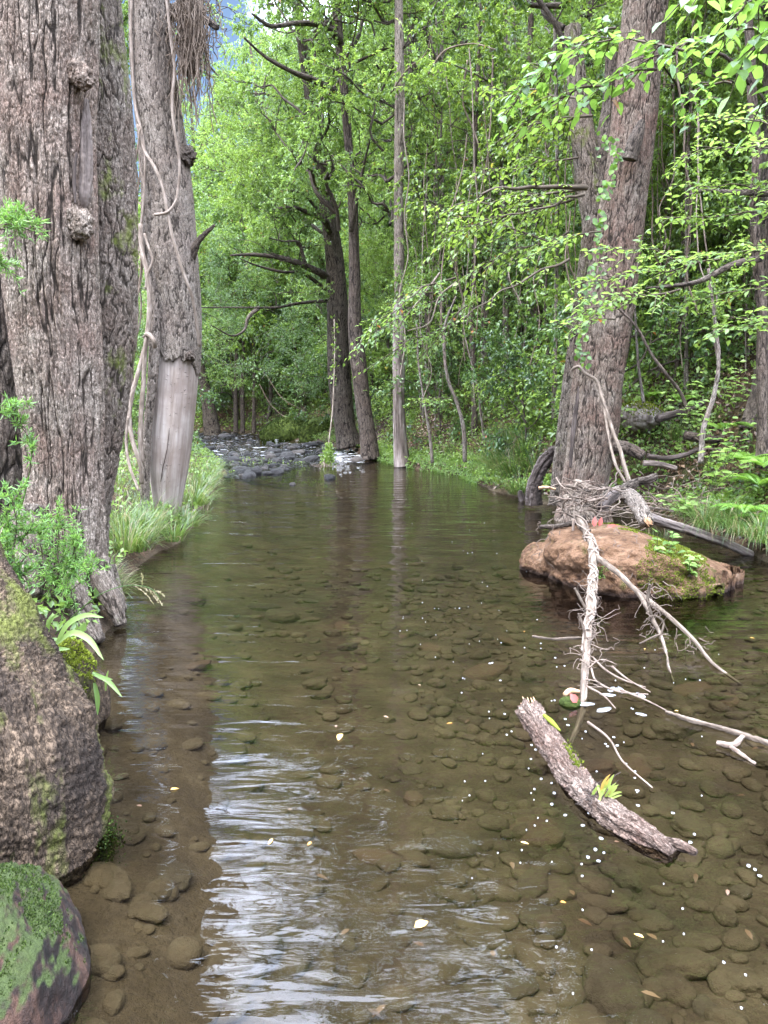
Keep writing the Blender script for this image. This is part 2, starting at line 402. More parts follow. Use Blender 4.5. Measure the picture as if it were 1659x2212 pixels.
cr = t.nodes.new('ShaderNodeValToRGB'); cr.color_ramp.elements[0].position = .61; cr.color_ramp.elements[1].position = .80
mxc = t.nodes.new('ShaderNodeMixRGB'); mxc.inputs[2].default_value = (60, 67, 84, 1)
t.links.new(tc.outputs['Generated'], mp.inputs[0]); t.links.new(mp.outputs[0], nz.inputs['Vector']); sz_ = t.nodes.new('ShaderNodeSeparateXYZ'); t.links.new(tc.outputs['Generated'], sz_.inputs[0]); ma = t.nodes.new('ShaderNodeMath'); ma.operation = 'MULTIPLY_ADD'; ma.inputs[1].default_value = .42; t.links.new(sz_.outputs[2], ma.inputs[0]); t.links.new(nz.outputs['Fac'], ma.inputs[2]); t.links.new(ma.outputs[0], cr.inputs[0])
t.links.new(cr.outputs[0], mxc.inputs[0]); t.links.new(sky.outputs[0], mxc.inputs[1]); t.links.new(mxc.outputs[0], bg.inputs[0])
bg.inputs[1].default_value = .12; t.links.new(bg.outputs[0], o.inputs[0])
sd = bpy.data.lights.new('sun', 'SUN'); sd.energy = 2.2; sd.angle = math.radians(9); sd.color = (1, .93, .82)
so = bpy.data.objects.new('sun', sd); C.objects.link(so)
so.rotation_euler = (PI / 2 - SUN_EL, 0, PI - SUN_AZ)
cd = bpy.data.cameras.new('camera'); co = bpy.data.objects.new('camera', cd); C.objects.link(co)
co.location = (0, 0, CAM_H); co.rotation_euler = (PI / 2 - PITCH, 0, 0)
cd.sensor_fit = 'VERTICAL'; cd.sensor_height = 36; cd.lens = FPX / 2212 * 36; cd.clip_end = 500; cd.clip_start = .05
sc = bpy.context.scene; sc.camera = co
sc.view_settings.view_transform = 'Standard'; sc.view_settings.look = 'None'; sc.view_settings.exposure = .98; sc.view_settings.gamma = 1
cy = sc.cycles; cy.max_bounces = 10; cy.diffuse_bounces = 6; cy.glossy_bounces = 3; cy.transmission_bounces = 7; cy.transparent_max_bounces = 8
cy.use_denoising = True; cy.caustics_reflective = False; cy.caustics_refractive = False; cy.sample_clamp_indirect = 6
sc.render.engine = 'CYCLES'; sc.render.use_persistent_data = False
# ------------------------------------------------------------------ materials
M_bark_giant = bark_mat('bark_giant', (.030, .022, .016), (.19, .145, .108), (.46, .385, .31), 50, .33, .010, 0.0, tint=(.21, .115, .085), tintamt=.55)
M_bark_mossy = bark_mat('bark_mossy', (.028, .021, .015), (.13, .102, .077), (.30, .255, .21), 44, .33, .009, .40, tint=(.15, .085, .06))
M_bark_vine = bark_mat('bark_fine', (.04, .031, .024), (.17, .135, .105), (.34, .29, .24), 52, .4, .006, 0.0, tint=(.2, .13, .105), tintamt=.3)
M_bark_right = bark_mat('bark_right', (.034, .025, .019), (.16, .118, .088), (.36, .295, .235), 46, .25, .008, .0, tint=(.17, .085, .062), tintamt=.7)
M_bark_dark = bark_mat('bark_dark', (.016, .012, .009), (.085, .065, .050), (.19, .155, .125), 30, .25, .012, .30, tint=(.07, .04, .03))
M_bark_wood = bark_mat('bark_forest', (.02, .015, .012), (.10, .075, .058), (.21, .165, .135), 26, .25, .014, .32, tint=(.10, .058, .04))
M_bark_pale = bark_mat('bark_pale', (.05, .04, .032), (.20, .165, .135), (.36, .32, .28), 20, .3, .008, .33, mosscol=(.06, .065, .03))
M_bole = bark_mat('bark_bole', (.010, .007, .005), (.050, .034, .022), (.165, .115, .075), 40, .6, .008, .42, mosscol=(.05, .055, .012), tint=(.028, .02, .015), tintamt=.93, mossscale=4.0, bigscale=4.5)
M_log = bark_mat('bark_log', (.026, .016, .011), (.105, .066, .047), (.31, .24, .195), 50, .4, .010, .33, mosscol=(.10, .12, .02), tint=(.105, .048, .034), tintamt=.85, mossscale=6)
M_vine = simple('liana_skin', [(.10, .074, .055), (.20, .155, .12), (.31, .255, .21)], 26, (1, 1, .25), .8, .004)
M_vine_dark = simple('liana_dark', [(.06, .042, .03), (.15, .11, .08), (.26, .20, .155)], 22, (1, 1, .25), .85, .004)
M_pale = simple('dry_branch', [(.06, .044, .031), (.135, .102, .076), (.235, .188, .145)], 30, (1, 1, .2), .8, .004)
M_twig = simple('dry_twig', [(.09, .062, .046), (.18, .135, .105), (.29, .235, .19)], 30, (1, 1, .2), .85, .003)
M_dead = simple('dead_wood', [(.018, .013, .010), (.065, .048, .04), (.16, .13, .115)], 16, (1, 1, .12), .85, .012)
M_rot = simple('rotten_grey_wood', [(.03, .022, .018), (.16, .125, .105), (.36, .31, .28)], 9, (1, 1, .1), .85, .012)
M_fresh = simple('split_wood', [(.30, .15, .07), (.52, .32, .18), (.62, .46, .30)], 30, (1, 1, .12), .8, .004)

n = NT('bare_wood'); b = n.attr('bco').outputs['Vector']
st = n.noise(n.vec(b, (1, 1, .06)), 26, 5, .6); lg = n.noise(b, 2.0, 4, .6)
col = n.ramp(st, (.3, (.16, .125, .10)), (.5, (.29, .24, .205)), (.72, (.38, .335, .295)))
col = n.mix(n.ramp(lg, (.42, 0.0), (.6, .75)), col, (.17, .125, .10))
sx = n.n('ShaderNodeSeparateXYZ'); n.l(b, sx.inputs[0])
vo = n.n('ShaderNodeTexVoronoi'); n.l(b, vo.inputs['Vector']); vo.inputs['Scale'].default_value = 21
pim = n.ramp(vo.outputs['Distance'], (.0, 1.0), (.17, 0.0))
M_bare = n.done(n.bsdf(col, .62, n.bump(n.math('ADD', n.math('MULTIPLY', pim, 1.2), st), .010), .3))

def moss_mat(name, a, b_, c):
    n = NT(name); b = n.attr('bco').outputs['Vector']
    f = n.noise(b, 11, 6, .7); col = n.ramp(f, (.3, a), (.52, b_), (.74, c))
    return n.done(n.bsdf(col, .95, n.bump(n.noise(b, 70, 4, .7), .02), .1))
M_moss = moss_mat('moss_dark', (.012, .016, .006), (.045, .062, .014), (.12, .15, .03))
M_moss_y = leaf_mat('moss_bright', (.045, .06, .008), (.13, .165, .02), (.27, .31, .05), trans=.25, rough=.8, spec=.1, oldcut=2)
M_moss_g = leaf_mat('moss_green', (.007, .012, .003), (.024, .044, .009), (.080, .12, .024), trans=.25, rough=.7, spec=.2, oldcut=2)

n = NT('red_boulder'); b = n.attr('bco').outputs['Vector']
f = n.noise(b, 4.5, 8, .7); f2 = n.noise(b, 24, 6, .75); f3 = n.noise(b, 1.4, 4, .6)
col = n.ramp(f, (.30, (.09, .052, .034)), (.45, (.20, .108, .058)), (.58, (.31, .18, .105)), (.72, (.42, .295, .20)))
col = n.mix(n.ramp(f2, (.32, .85), (.5, 0.0)), col, (.05, .028, .02))
mk = n.ramp(n.noise(b, 2.8, 7, .72), (.56, 0.0), (.64, .85))
col = n.mix(mk, col, (.085, .088, .02))
z = n.n('ShaderNodeSeparateXYZ'); n.l(b, z.inputs[0])
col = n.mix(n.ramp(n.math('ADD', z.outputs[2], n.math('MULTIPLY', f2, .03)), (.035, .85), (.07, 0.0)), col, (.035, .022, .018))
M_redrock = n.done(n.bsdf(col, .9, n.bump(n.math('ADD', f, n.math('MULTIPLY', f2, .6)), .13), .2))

def stone_mat(name, cols, rough):
    n = NT(name); b = n.n('ShaderNodeTexCoord').outputs['Object']; r = n.n('ShaderNodeObjectInfo').outputs['Random']
    ad = n.n('ShaderNodeVectorMath', operation='ADD'); n.l(b, ad.inputs[0]); n.l(r, ad.inputs[1])
    f = n.noise(ad.outputs[0], 2.6, 7, .7)
    c = n.ramp(n.math('ADD', n.math('MULTIPLY', f, .5), n.math('MULTIPLY', r, .5)), *[(.2 + .6 * k / (len(cols) - 1), q) for k, q in enumerate(cols)])
    return n.done(n.bsdf(c, rough, n.bump(n.noise(ad.outputs[0], 9, 6, .7), .08), .45))
M_wet = stone_mat('wet_stone', [(.010, .009, .010), (.026, .023, .024), (.05, .045, .045), (.16, .13, .11)], .42)
M_bedstone_old = stone_mat('bed_stone_old', [(.05, .040, .026), (.075, .060, .038), (.105, .086, .056), (.14, .115, .078)], .8)
n = NT('bed_stone'); b = n.n('ShaderNodeNewGeometry').outputs['Position']; r = n.n('ShaderNodeObjectInfo').outputs['Random']
col = n.ramp(n.noise(b, 3.2, 6, .65), (.3, (.046, .032, .020)), (.52, (.083, .060, .037)), (.75, (.14, .104, .066)))
col = n.mix(n.math('MULTIPLY', r, .5), col, (.032, .028, .022)); col = n.mix(n.math('MULTIPLY', n.math('GREATER_THAN', n.math('FRACT', n.math('MULTIPLY', r, 7.3)), .86), .6), col, (.11, .066, .042))
col = n.mix(n.ramp(n.noise(b, 22, 5, .7), (.45, 0.0), (.7, .5)), col, (.10, .082, .054))
M_bedstone = n.done(n.bsdf(col, .85, n.bump(n.noise(b, 40, 5, .7), .02), .2))
n = NT('wet_root'); b = n.attr('bco').outputs['Vector']; f = n.noise(n.vec(b, (1, 1, .5)), 14, 6, .65)
col = n.ramp(f, (.35, (.006, .005, .004)), (.5, (.024, .015, .012)), (.66, (.085, .045, .03)))
nz_ = n.n('ShaderNodeSeparateXYZ'); n.l(n.n('ShaderNodeNewGeometry').outputs['Normal'], nz_.inputs[0])
mk = n.ramp(n.math('ADD', nz_.outputs[2], n.math('MULTIPLY', n.math('SUBTRACT', n.noise(b, 8, 6, .7), .5), .9)), (.55, 0.0), (.75, .9))
col = n.mix(mk, col, n.mix(n.noise(b, 50, 3), (.012, .02, .006), (.06, .085, .02)))
M_wetbark = n.done(n.bsdf(col, .62, n.bump(n.noise(b, 40, 6, .7), .02), .2))

# ------------------------------------------------------------------ bark relief
def relief(A=.014, cu=.040, cv=.13, big=.02, s=0, brk=.5):
    def f(TH, VV, rm, P):
        u = TH * rm; v = VV
        uu = u + cu * .5 * fbm(u / cu * .7, v / cv, 2, 3, s + 40)
        f1 = np.abs(fbm(uu / cu * .75, v / cv * .55, 0, 3, s)); f2 = np.abs(fbm(uu / cu * 1.7, v / cv * 1.3, 3, 3, s + 11)); f3 = np.abs(fbm(uu / cu * .8, v / cv * 2.6, 5, 3, s + 23))
        deep = sst(0, .20, f1); mid = sst(0, .15, f2); br = sst(0, .10, f3)
        plate = deep * (.45 + .55 * mid) * (1 - brk + brk * br)
        lift = .5 + .5 * fbm(uu / cu * 1.1, v / cv * 1.6, 8, 2, s + 31)
        f.last = np.clip(plate * .9 + .02, 0, 1)
        d = A * (plate - .75) * (.7 + .6 * lift) + .30 * A * fbm(u / .010, v / .026, 0, 3, s + 70)
        return d + big * fbm(np.cos(TH) * 1.3 + s, np.sin(TH) * 1.3, v * .9, 3, s + 80)
    return f
def rows_tube(rows, Y):
    """rows of (py, x-left, x-right) at depth Y -> centre line and radii"""
    P = np.array([dp((a + b) / 2, y, Y) for y, a, b in rows]); R = np.array([pxw((b - a) / 2, Y) for y, a, b in rows])
    return P, R
def extend(P, R, top, k=.6, lean=None):
    d = (P[0] - P[1]) / np.linalg.norm(P[0] - P[1]) if lean is None else np.array(lean, float)
    q = P[0] + d * (top - P[0][2]) / max(d[2], .2)
    return np.concatenate([[q], P]), np.concatenate([[R[0] * k], R])

# ------------------------------------------------------------------ giant twin-stemmed tree at the left edge
rt = thing('giant_tree', 'huge twin-stemmed tree with thick furrowed grey-brown bark on the near left bank', 'tree', (gp(150, 1260)[0], 5.2, 0))
mb = MB()
P, R = rows_tube([(0, -2, 203), (150, 2, 200), (300, 4, 199), (470, 14, 204), (620, 20, 206), (760, 36, 212), (880, 50, 216), (1000, 58, 218), (1100, 54, 222), (1180, 46, 226), (1250, 30, 232), (1330, 0, 240)], 5.2)
P, R = extend(P, R, 9.5, .7); P[-1][2] -= .15
P, R = P[::-1], R[::-1]
tube(mb, P, R, 320, 1500, relief(.016, .030, .22, .035, 1), .55)
rt_trunk = mb.build('trunk', M_bark_giant, rt)
def knob(mb, px, py, Y, r, dirx, s):
    c = dp(px, py, Y); V, F = blob(c, (r, r * .8, r * 1.15), 5, .5, 2.2, s, .10)
    mb.add(V, None, F)
mb = MB(); knob(mb, 180, 168, 4.97, .06, 1, 3); knob(mb, 168, 160, 5.0, .07, 1, 8)
mb.build('branch_scar', M_bark_giant, rt)
mb = MB(); knob(mb, 176, 486, 5.0, .075, 1, 5); knob(mb, 160, 478, 5.02, .085, 1, 12); mb.build('branch_scar', M_bark_giant, rt)
mb = MB()
P, R = rows_tube([(0, 150, 254), (150, 160, 270), (310, 160, 284), (450, 165, 291), (600, 160, 291), (775, 150, 284), (908, 145, 268), (1008, 140, 249), (1108, 140, 232), (1175, 140, 228), (1241, 130, 232), (1330, 110, 262)], 5.75)
P, R = extend(P, R, 9.5, .7); P, R = P[::-1], R[::-1]
tube(mb, P, R, 260, 1300, relief(.013, .036, .11, .03, 5), .55)
mb.build('trunk', M_bark_mossy, rt)
mb = MB()          # surface roots reaching the water
for rows in ([(205, 1215, 5.1, .10), (222, 1262, 5.05, .085), (243, 1300, 5.0, .065), (262, 1350, 4.95, .035)], [(228, 1225, 5.4, .07), (245, 1275, 5.4, .06), (262, 1320, 5.3, .04)],
             [(150, 1235, 4.95, .09), (165, 1290, 4.8, .08), (190, 1345, 4.7, .07), (215, 1385, 4.62, .04)], [(60, 1100, 4.9, .10), (62, 1200, 4.75, .09), (70, 1290, 4.6, .07)]):
    tube(mb, [dp(*r[:3]) for r in rows], [r[3] for r in rows], 40, 60, relief(.010, .03, .09, .02, 9))
mb.build('root', M_bark_mossy, rt)

mb = MB(); tube(mb, path([(186, 215, 5.09), (185, 300, 5.07), (184, 370, 5.06), (180, 430, 5.06), (174, 470, 5.08)]), [.012, .036, .040, .040, .012], 40, 120, relief(.010, .012, .25, .012, 44)); mb.build('bare_strip', M_rot, rt)
mb = MB(); tube(mb, path([(165, 330, 5.0), (160, 390, 4.985), (163, 440, 4.98)]), [.004, .012, .005], 10, 50, relief(.003, .012, .1, .004, 45)); mb.build('crack', M_dead, rt)
# dark trunk behind, at the frame's left edge
P, R = rows_tube([(300, -40, 8), (560, -46, 12), (700, -44, 22), (850, -40, 34), (1000, -40, 44), (1120, -44, 52), (1260, -60, 60)], 6.2)
P, R = extend(P, R, 9, .7); mb = MB(); tube(mb, P[::-1], R[::-1], 120, 420, relief(.02, .05, .2, .03, 15), .5)
t2 = thing('dark_tree', 'blackish rough-barked trunk behind the huge twin-stemmed tree', 'tree', P[-1]); mb.build('trunk', M_bark_dark, t2)

# ------------------------------------------------------------------ liana-hung tree with its bark gone from the foot
VY = 8.8
rows = [(0, 287, 358), (166, 293, 373), (333, 308, 398), (450, 314, 412), (560, 318, 421), (660, 328, 428), (740, 333, 430), (808, 331, 427), (875, 326, 422), (950, 322, 414), (1010, 321, 407), (1080, 330, 394), (1140, 336, 382), (1190, 335, 384)]
P, R = rows_tube(rows, VY); P0, R0 = extend(P, R, 11.5, .75, (.02, 0, 1))
lt = thing('liana_tree', 'tall tree hung with lianas, its lower trunk stripped to smooth pale wood', 'tree', (P[-1][0], VY, 0))
def bare_d(TH, VV, rm, P): return .010 * fbm(np.cos(TH) * 3, np.sin(TH) * 3, VV * .4, 3, 4) + .02 * fbm(np.cos(TH), np.sin(TH), VV * .5, 2, 14)
mb = MB(); k = 5
tube(mb, P[k:][::-1], R[k:][::-1] * .985, 120, 260, bare_d, .4)
mb.build('bare_wood', M_bare, lt)
PP, RR = P0[:9][::-1], R0[:9][::-1]
PP, RR = resample(PP, RR, 760)
mb = MB()
zt = dp(390, 772, VY)[2]
def bark_d(TH, VV, rm, P3):
    rf = relief(.008, .022, .085, .02, 21); d = rf(TH, VV, rm, P3) + .022; bark_d.last = rf.last
    edge = zt + .05 + .13 * fbm(TH * 1.3 + 4, VV * .6, 0, 5, 77) + .06 * fbm(TH * 7, VV * 2, 0, 3, 78) - .55 * (P3[..., 0] - P3[..., 0].mean())
    cut = P3[..., 2] < edge
    return np.where(cut, -.05, d)
tube(mb, PP, RR, 230, None, bark_d, .45, caps=False)
mb.build('bark', M_bark_vine, lt)
mb = MB(); tube(mb, path([(366, 925, 8.56), (361, 970, 8.56), (352, 1010, 8.57), (347, 1040, 8.6)]), [.002, .006, .007, .004], 8, 40, relief(.002, .01, .05, .003, 46)); mb.build('crack', M_dead, lt)
mb = MB()          # strip of bark still standing on the left, a dark gap behind it
S = [(318, 500, 8.62), (331, 600, 8.56), (334, 690, 8.53), (333, 770, 8.52), (327, 850, 8.53), (318, 930, 8.55), (314, 1010, 8.57), (312, 1090, 8.6)]
tube(mb, path(S)[::-1], np.array([.025, .05, .062, .06, .052, .05, .05, .05])[::-1], 60, 360, relief(.010, .03, .09, .015, 31))
mb.build('bark_strip', M_bark_vine, lt)
mb = MB()          # snapped limb pointing up to the right
tube(mb, path([(408, 585, 8.8), (418, 545, 8.7), (430, 520, 8.65), (447, 502, 8.6), (464, 486, 8.55)]), [.05, .045, .032, .022, .012], 20, 60, relief(.006, .02, .06, .01, 3))
mb.build('broken_limb', M_bark_dark, lt)
for q in ((388, 680, .035), (412, 770, .05), (400, 338, .11)):
    mb = MB(); V, F = blob(dp(q[0], q[1], 8.58 if q[0] < 399 or q[1] > 700 else 8.75), (q[2],) * 3, 4, .6, 2.5, int(q[0]), .12); mb.add(V, None, F); mb.build('knot', M_bark_dark, lt)
mb = MB()          # dead upper limb that carries the root tangle
tube(mb, path([(350, 40, 8.8), (392, 20, 8.7), (425, 30, 8.6), (470, 60, 8.5)]), [.08, .07, .05, .03], 14, 30, relief(.006, .03, .08, .01, 6)); mb.build('limb', M_bark_dark, lt); mb = MB()
tube(mb, path([(392, 20, 8.7), (400, -40, 8.6), (440, -120, 8.4)]), [.06, .06, .05], 14, 20)
mb.build('limb', M_bark_dark, lt)
# tangle of hanging roots
mb = MB()
for q in range(420):
    x0 = rng.normal(412, 24); y0 = rng.uniform(-60, 120); L = abs(rng.normal(0, 1)) * 70 + 40
    if abs(x0 - 412) > 34: L *= .6
    Y = 8.6 + rng.normal(0, .12); kx = rng.normal(0, 12)
    pts = [(x0 + kx * t + rng.normal(0, 5), y0 + L * t + rng.normal(0, 4), Y + rng.normal(0, .03)) for t in np.linspace(0, 1, 5)]
    tube(mb, path(pts), rng.uniform(.002, .006), 4, 10, caps=False)
for q in range(14):
    c = dp(rng.normal(405, 14), rng.uniform(-30, 130), 8.66); V, F = blob(c, (.06, .06, .14), 3, .8, 2.5, q, .3); mb.add(V, None, F)
tg = mb.build('root_tangle', M_vine_dark); tag(tg, 'brown tangle of fine dead roots hanging beside the liana-hung trunk', 'root tangle')

def liana(label, rows, r, mat=None, group='lianas on the stripped tree', seg=90, nm='liana'):
    mb = MB(); P = path(rows); k = int(np.linalg.norm(np.diff(P, axis=0), axis=1).sum() / .05) + 12
    tube(mb, P, np.asarray(r) * .78, 9, min(k, 160), lambda TH, VV, rm, P: rm * .28 * fbm(np.cos(TH) * 2, np.sin(TH) * 2, VV * 9, 2, 3))
    o = mb.build(nm, mat or M_vine); return tag(o, label, 'liana', group)
Yv = 8.5
liana('smooth liana crossing the trunk face from upper left to lower right', [(297, 270, 8.55), (312, 325, Yv), (333, 360, 8.4), (350, 400, 8.37), (363, 466, 8.36), (377, 527, 8.36), (400, 600, 8.38), (415, 640, 8.42), (424, 690, 8.5), (431, 748, 8.6)], .022)
liana('liana running down the right face and hooking back left above the stump of a limb', [(358, -20, 8.45), (369, 83, 8.42), (377, 150, 8.42), (372, 217, 8.4), (377, 283, 8.38), (386, 333, 8.38), (386, 400, 8.38), (377, 440, 8.36), (362, 458, 8.34), (333, 464, 8.36)], .019)
liana('liana pressed along the trunk left edge from the crown down', [(286, -20, 8.6), (283, 66, 8.6), (286, 130, 8.6), (293, 233, 8.6), (306, 285, 8.55), (313, 335, 8.5), (310, 430, 8.5), (303, 500, 8.5)], .018)
liana('thickest knobbly liana beside the bark strip', [(303, 485, 8.5), (307, 540, 8.45), (320, 600, 8.4), (323, 660, 8.4), (320, 710, 8.4), (312, 768, 8.4), (310, 824, 8.4), (306, 880, 8.4), (303, 940, 8.4), (306, 1000, 8.4)], .034)
liana('liana snaking to the bank in two bends left of the bare wood', [(318, 735, 8.42), (300, 800, 8.38), (284, 860, 8.35), (280, 920, 8.32), (290, 965, 8.3), (302, 1000, 8.3), (306, 1045, 8.35)], .030)
liana('short liana looped round the top of the bark strip', [(312, 728, 8.42), (320, 722, 8.36), (333, 738, 8.34), (334, 750, 8.38)], .03)
liana('liana leaning in a bow toward the bare trunk foot', [(277, 900, 8.3), (273, 960, 8.3), (281, 1010, 8.25), (300, 1060, 8.2)], .020)
liana('forked crooked liana over the hollow scar', [(312, 505, 8.4), (325, 545, 8.36), (330, 560, 8.36), (320, 590, 8.38), (315, 625, 8.4)], .018)
for q in range(13):
    x0 = rng.uniform(288, 312); a = rng.uniform(270, 500); b = a + rng.uniform(250, 520); w_ = rng.uniform(-14, 4)
    pts = [(x0 + w_ * t + 7 * math.sin(t * 7 + q) - 22 * max(0, t - .6) + rng.normal(0, 2), a + (b - a) * t, 8.55 + .06 * math.sin(q * 2 + t * 5)) for t in np.linspace(0, 1, 8)]
    liana('thin liana strand in the bundle left of the stripped trunk', pts, rng.uniform(.007, .013), M_vine if q % 2 else M_vine_dark, 'thin strands of the liana bundle')

# ------------------------------------------------------------------ bulging trunk foot in the near left corner
bt = thing('bulging_tree', 'gnarled bulging trunk foot with flaky dark bark in the near left corner', 'tree', (gp(60, 1880)[0], 2.5, 0))
mb = MB()
P = np.array([dp(-40, 1960, 2.42), dp(-10, 1870, 2.42), dp(5, 1760, 2.45), dp(-8, 1640, 2.5), dp(-60, 1500, 2.6), dp(-120, 1360, 2.75), dp(-190, 1200, 3.0), dp(-330, 1000, 3.3)])
R = np.array([pxw(q, 2.5) for q in (150, 195, 228, 226, 205, 192, 188, 180)])
def bole_d(TH, VV, rm, P3):
    u = TH * rm; p1 = sst(0, .14, np.abs(fbm(u / .030 + .8 * fbm(u * 12, VV * 12, 0, 3, 5), VV / .014 + 1.2 * fbm(u * 12, VV * 12, 3, 3, 6), 0, 3, 7))); p2 = sst(0, .16, np.abs(fbm(u / .012, VV / .009, 4, 3, 8)))
    wr = fbm(u * 2.5, VV * 16, 0, 4, 19) * sst(1.0, .25, VV)
    p0 = sst(0, .12, np.abs(fbm(u / .16, VV / .035 + .6 * fbm(u * 5, VV * 5, 2, 3, 3), 0, 4, 2))); pl = (.72 + .28 * p0) * (.35 + .65 * p1) * (.65 + .35 * p2); bole_d.last = np.clip(pl * .95 + .03, 0, 1)
    return .016 * (pl - .7) + .038 * wr + .060 * fbm(np.cos(TH) * 1.6, np.sin(TH) * 1.6, VV * 3, 4, 9) + .006 * fbm(u / .008, VV / .008, 0, 2, 12)
tube(mb, P, R, 420, 520, bole_d, .5)
mb.build('trunk', M_bole, bt)
def moss_on(mb, V, Nn, size, tone=(.1, .95), up=.5):
    k = len(V); D = nrm(Nn + np.array([0, 0, up]) + rng.normal(0, .5, (k, 3)))
    leaves(mb, V - D * size * .2, D, rdir(k), size * rng.uniform(.5, 1.3, k), size * .6, rng.uniform(*tone, k), 0)
def blob_pts(c, size, kw, nn, cond):
    U, F = blob(c, size, 6, **kw)
    if kw.get('s') == 33: U[:, 2] -= .24 * np.clip((U[:, 0] - c[0] + .1) / .78, 0, 1) * (U[:, 2] > .1)
    f = rng.integers(0, len(F), nn); w = rng.dirichlet((1, 1, 1), nn)
    tri = U[F[f]]; P = (tri * w[..., None]).sum(1); N = nrm(np.cross(tri[:, 1] - tri[:, 0], tri[:, 2] - tri[:, 0]))
    k = cond(P, N); return P[k], N[k]
# mossy root hump under it, dipping into the water
c = gp(-45, 2085, .06); c[2] = -.03; sz = (.25, .40, .28)
V, F = blob(c, sz, 6, amp=.16, fr=1.6, s=41, fine=.03, rot=.3); mb = MB(); mb.add(V, None, F)
rh = thing('mossy_root', 'wet dark root hump with green moss on top beneath the bulging trunk', 'root', (c[0], c[1], 0)); mb.build('wood', M_wetbark, rh)
P, N = blob_pts(c, sz, dict(amp=.16, fr=1.6, s=41, fine=.03, rot=.3), 60000, lambda P, N: (N[:, 2] + .5 * fbm(P[:, 0] * 7, P[:, 1] * 7, P[:, 2] * 7, 3, 2) > .86))
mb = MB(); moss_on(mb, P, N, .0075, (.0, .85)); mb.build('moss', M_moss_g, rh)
mb = MB(); P = np.array([dp(225, 1810, 2.5), dp(215, 1850, 2.45), dp(180, 1880, 2.4)])
Pm = np.repeat(P, 700, 0) + rng.normal(0, .03, (2100, 3)); moss_on(mb, Pm, np.repeat([[.6, -.5, .4]], 2100, 0), .012); mb.build('moss', M_moss_g, bt)
# mossy knob behind the trunk foot
c = dp(150, 1465, 3.45); sz = (.115, .13, .17)
V, F = blob(c, sz, 5, amp=.25, fr=1.8, s=52, fine=.05); mb = MB(); mb.add(V, None, F)
V, F = blob(c + np.array([.06, .05, -.14]), (.10, .12, .17), 5, .3, 1.8, 53, .06); mb.add(V, None, F)
kb = thing('mossy_stump', 'stubby root knob capped with bright yellow-green moss at the water edge', 'stump', (c[0], c[1], 0)); mb.build('wood', M_bole, kb)
P, N = blob_pts(c, sz, dict(amp=.25, fr=1.8, s=52, fine=.05), 9000, lambda P, N: (N[:, 2] - .3 * N[:, 0] + .3 * fbm(P[:, 0] * 9, P[:, 1] * 9, P[:, 2] * 9, 3, 2) > -.05))
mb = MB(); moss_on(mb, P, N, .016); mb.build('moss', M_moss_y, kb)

# ------------------------------------------------------------------ leaning twin tree on the right bank
TY = 9.6
rt2 = thing('leaning_tree', 'big leaning tree with a split twin trunk behind the reddish boulder', 'tree', (dp(1265, 1080, TY)[0], TY, 0))
P, R = rows_tube([(0, 1351, 1439), (166, 1334, 1424), (333, 1318, 1408), (430, 1302, 1393), (560, 1278, 1377), (660, 1262, 1366), (755, 1246, 1352), (830, 1236, 1342), (901, 1228, 1336), (975, 1222, 1322), (1040, 1214, 1312), (1090, 1206, 1312), (1130, 1196, 1322)], TY)
P0, R0 = extend(P, R, 11.5, .7, (.14, 0, 1)); mb = MB(); tube(mb, P0[::-1], R0[::-1], 260, 900, relief(.013, .034, .12, .03, 61), .5)
mb.build('trunk', M_bark_right, rt2)
P, R = rows_tube([(500, 1258, 1306), (600, 1246, 1300), (755, 1227, 1290), (901, 1206, 1270), (1030, 1193, 1262), (1090, 1186, 1262)], TY + .45)
mb = MB(); q = np.array([dp(1236, 60, TY + 1.1), dp(1252, 240, TY + .9), dp(1270, 380, TY + .6)]); qr = [.10, .13, .16]
tube(mb, np.concatenate([q, P])[::-1], np.concatenate([qr, R])[::-1], 150, 700, relief(.013, .034, .12, .02, 63), .5)
mb.build('trunk', M_bark_mossy, rt2)
mb = MB(); tube(mb, path([(1290, 420, TY + .5), (1302, 320, TY + .8), (1318, 230, TY + 1.1), (1322, 120, TY + 1.4)]), [.14, .12, .10, .08], 40, 160, relief(.01, .03, .1, .01, 65)); mb.build('limb', M_bark_dark, rt2)
mb = MB(); tube(mb, path([(1358, 345, TY - .42), (1372, 300, TY - .44), (1385, 262, TY - .36)]), [.085, .08, .035], 30, 80, relief(.008, .03, .1, .02, 66)); mb.build('branch_scar', M_bark_dark, rt2)
mb = MB(); tube(mb, path([(1232, 1010, TY - .44), (1238, 940, TY - .40), (1246, 870, TY - .41), (1250, 835, TY - .38)]), [.018, .03, .022, .006], 12, 60, relief(.006, .02, .1, .008, 67)); mb.build('crack', M_dead, rt2)
# ivy leaves climbing the trunk
M_leaf_ivy = leaf_mat('ivy_leaf', (.03, .07, .012), (.09, .19, .03), (.22, .36, .06))
mb = MB(); S = path([(1300, 330, TY - .38), (1312, 300, TY - .45), (1330, 340, TY - .46), (1300, 430, TY - .42), (1288, 520, TY - .42), (1270, 640, TY - .4), (1258, 720, TY - .4), (1262, 800, TY - .42)])
S, _ = resample(S, .1, 150); S = S + rng.normal(0, .05, S.shape) * np.array([1, .2, 1]); k = len(S)
leaves(mb, S, nrm(rng.normal(0, 1, (k, 3)) * np.array([1, .3, 1]) + np.array([0, -.4, -.3])), np.tile([0, -1., .4], (k, 1)), rng.uniform(.05, .09, k), rng.uniform(.04, .07, k), rng.uniform(.2, .95, k), 1)
mb.build('ivy', M_leaf_ivy, rt2)

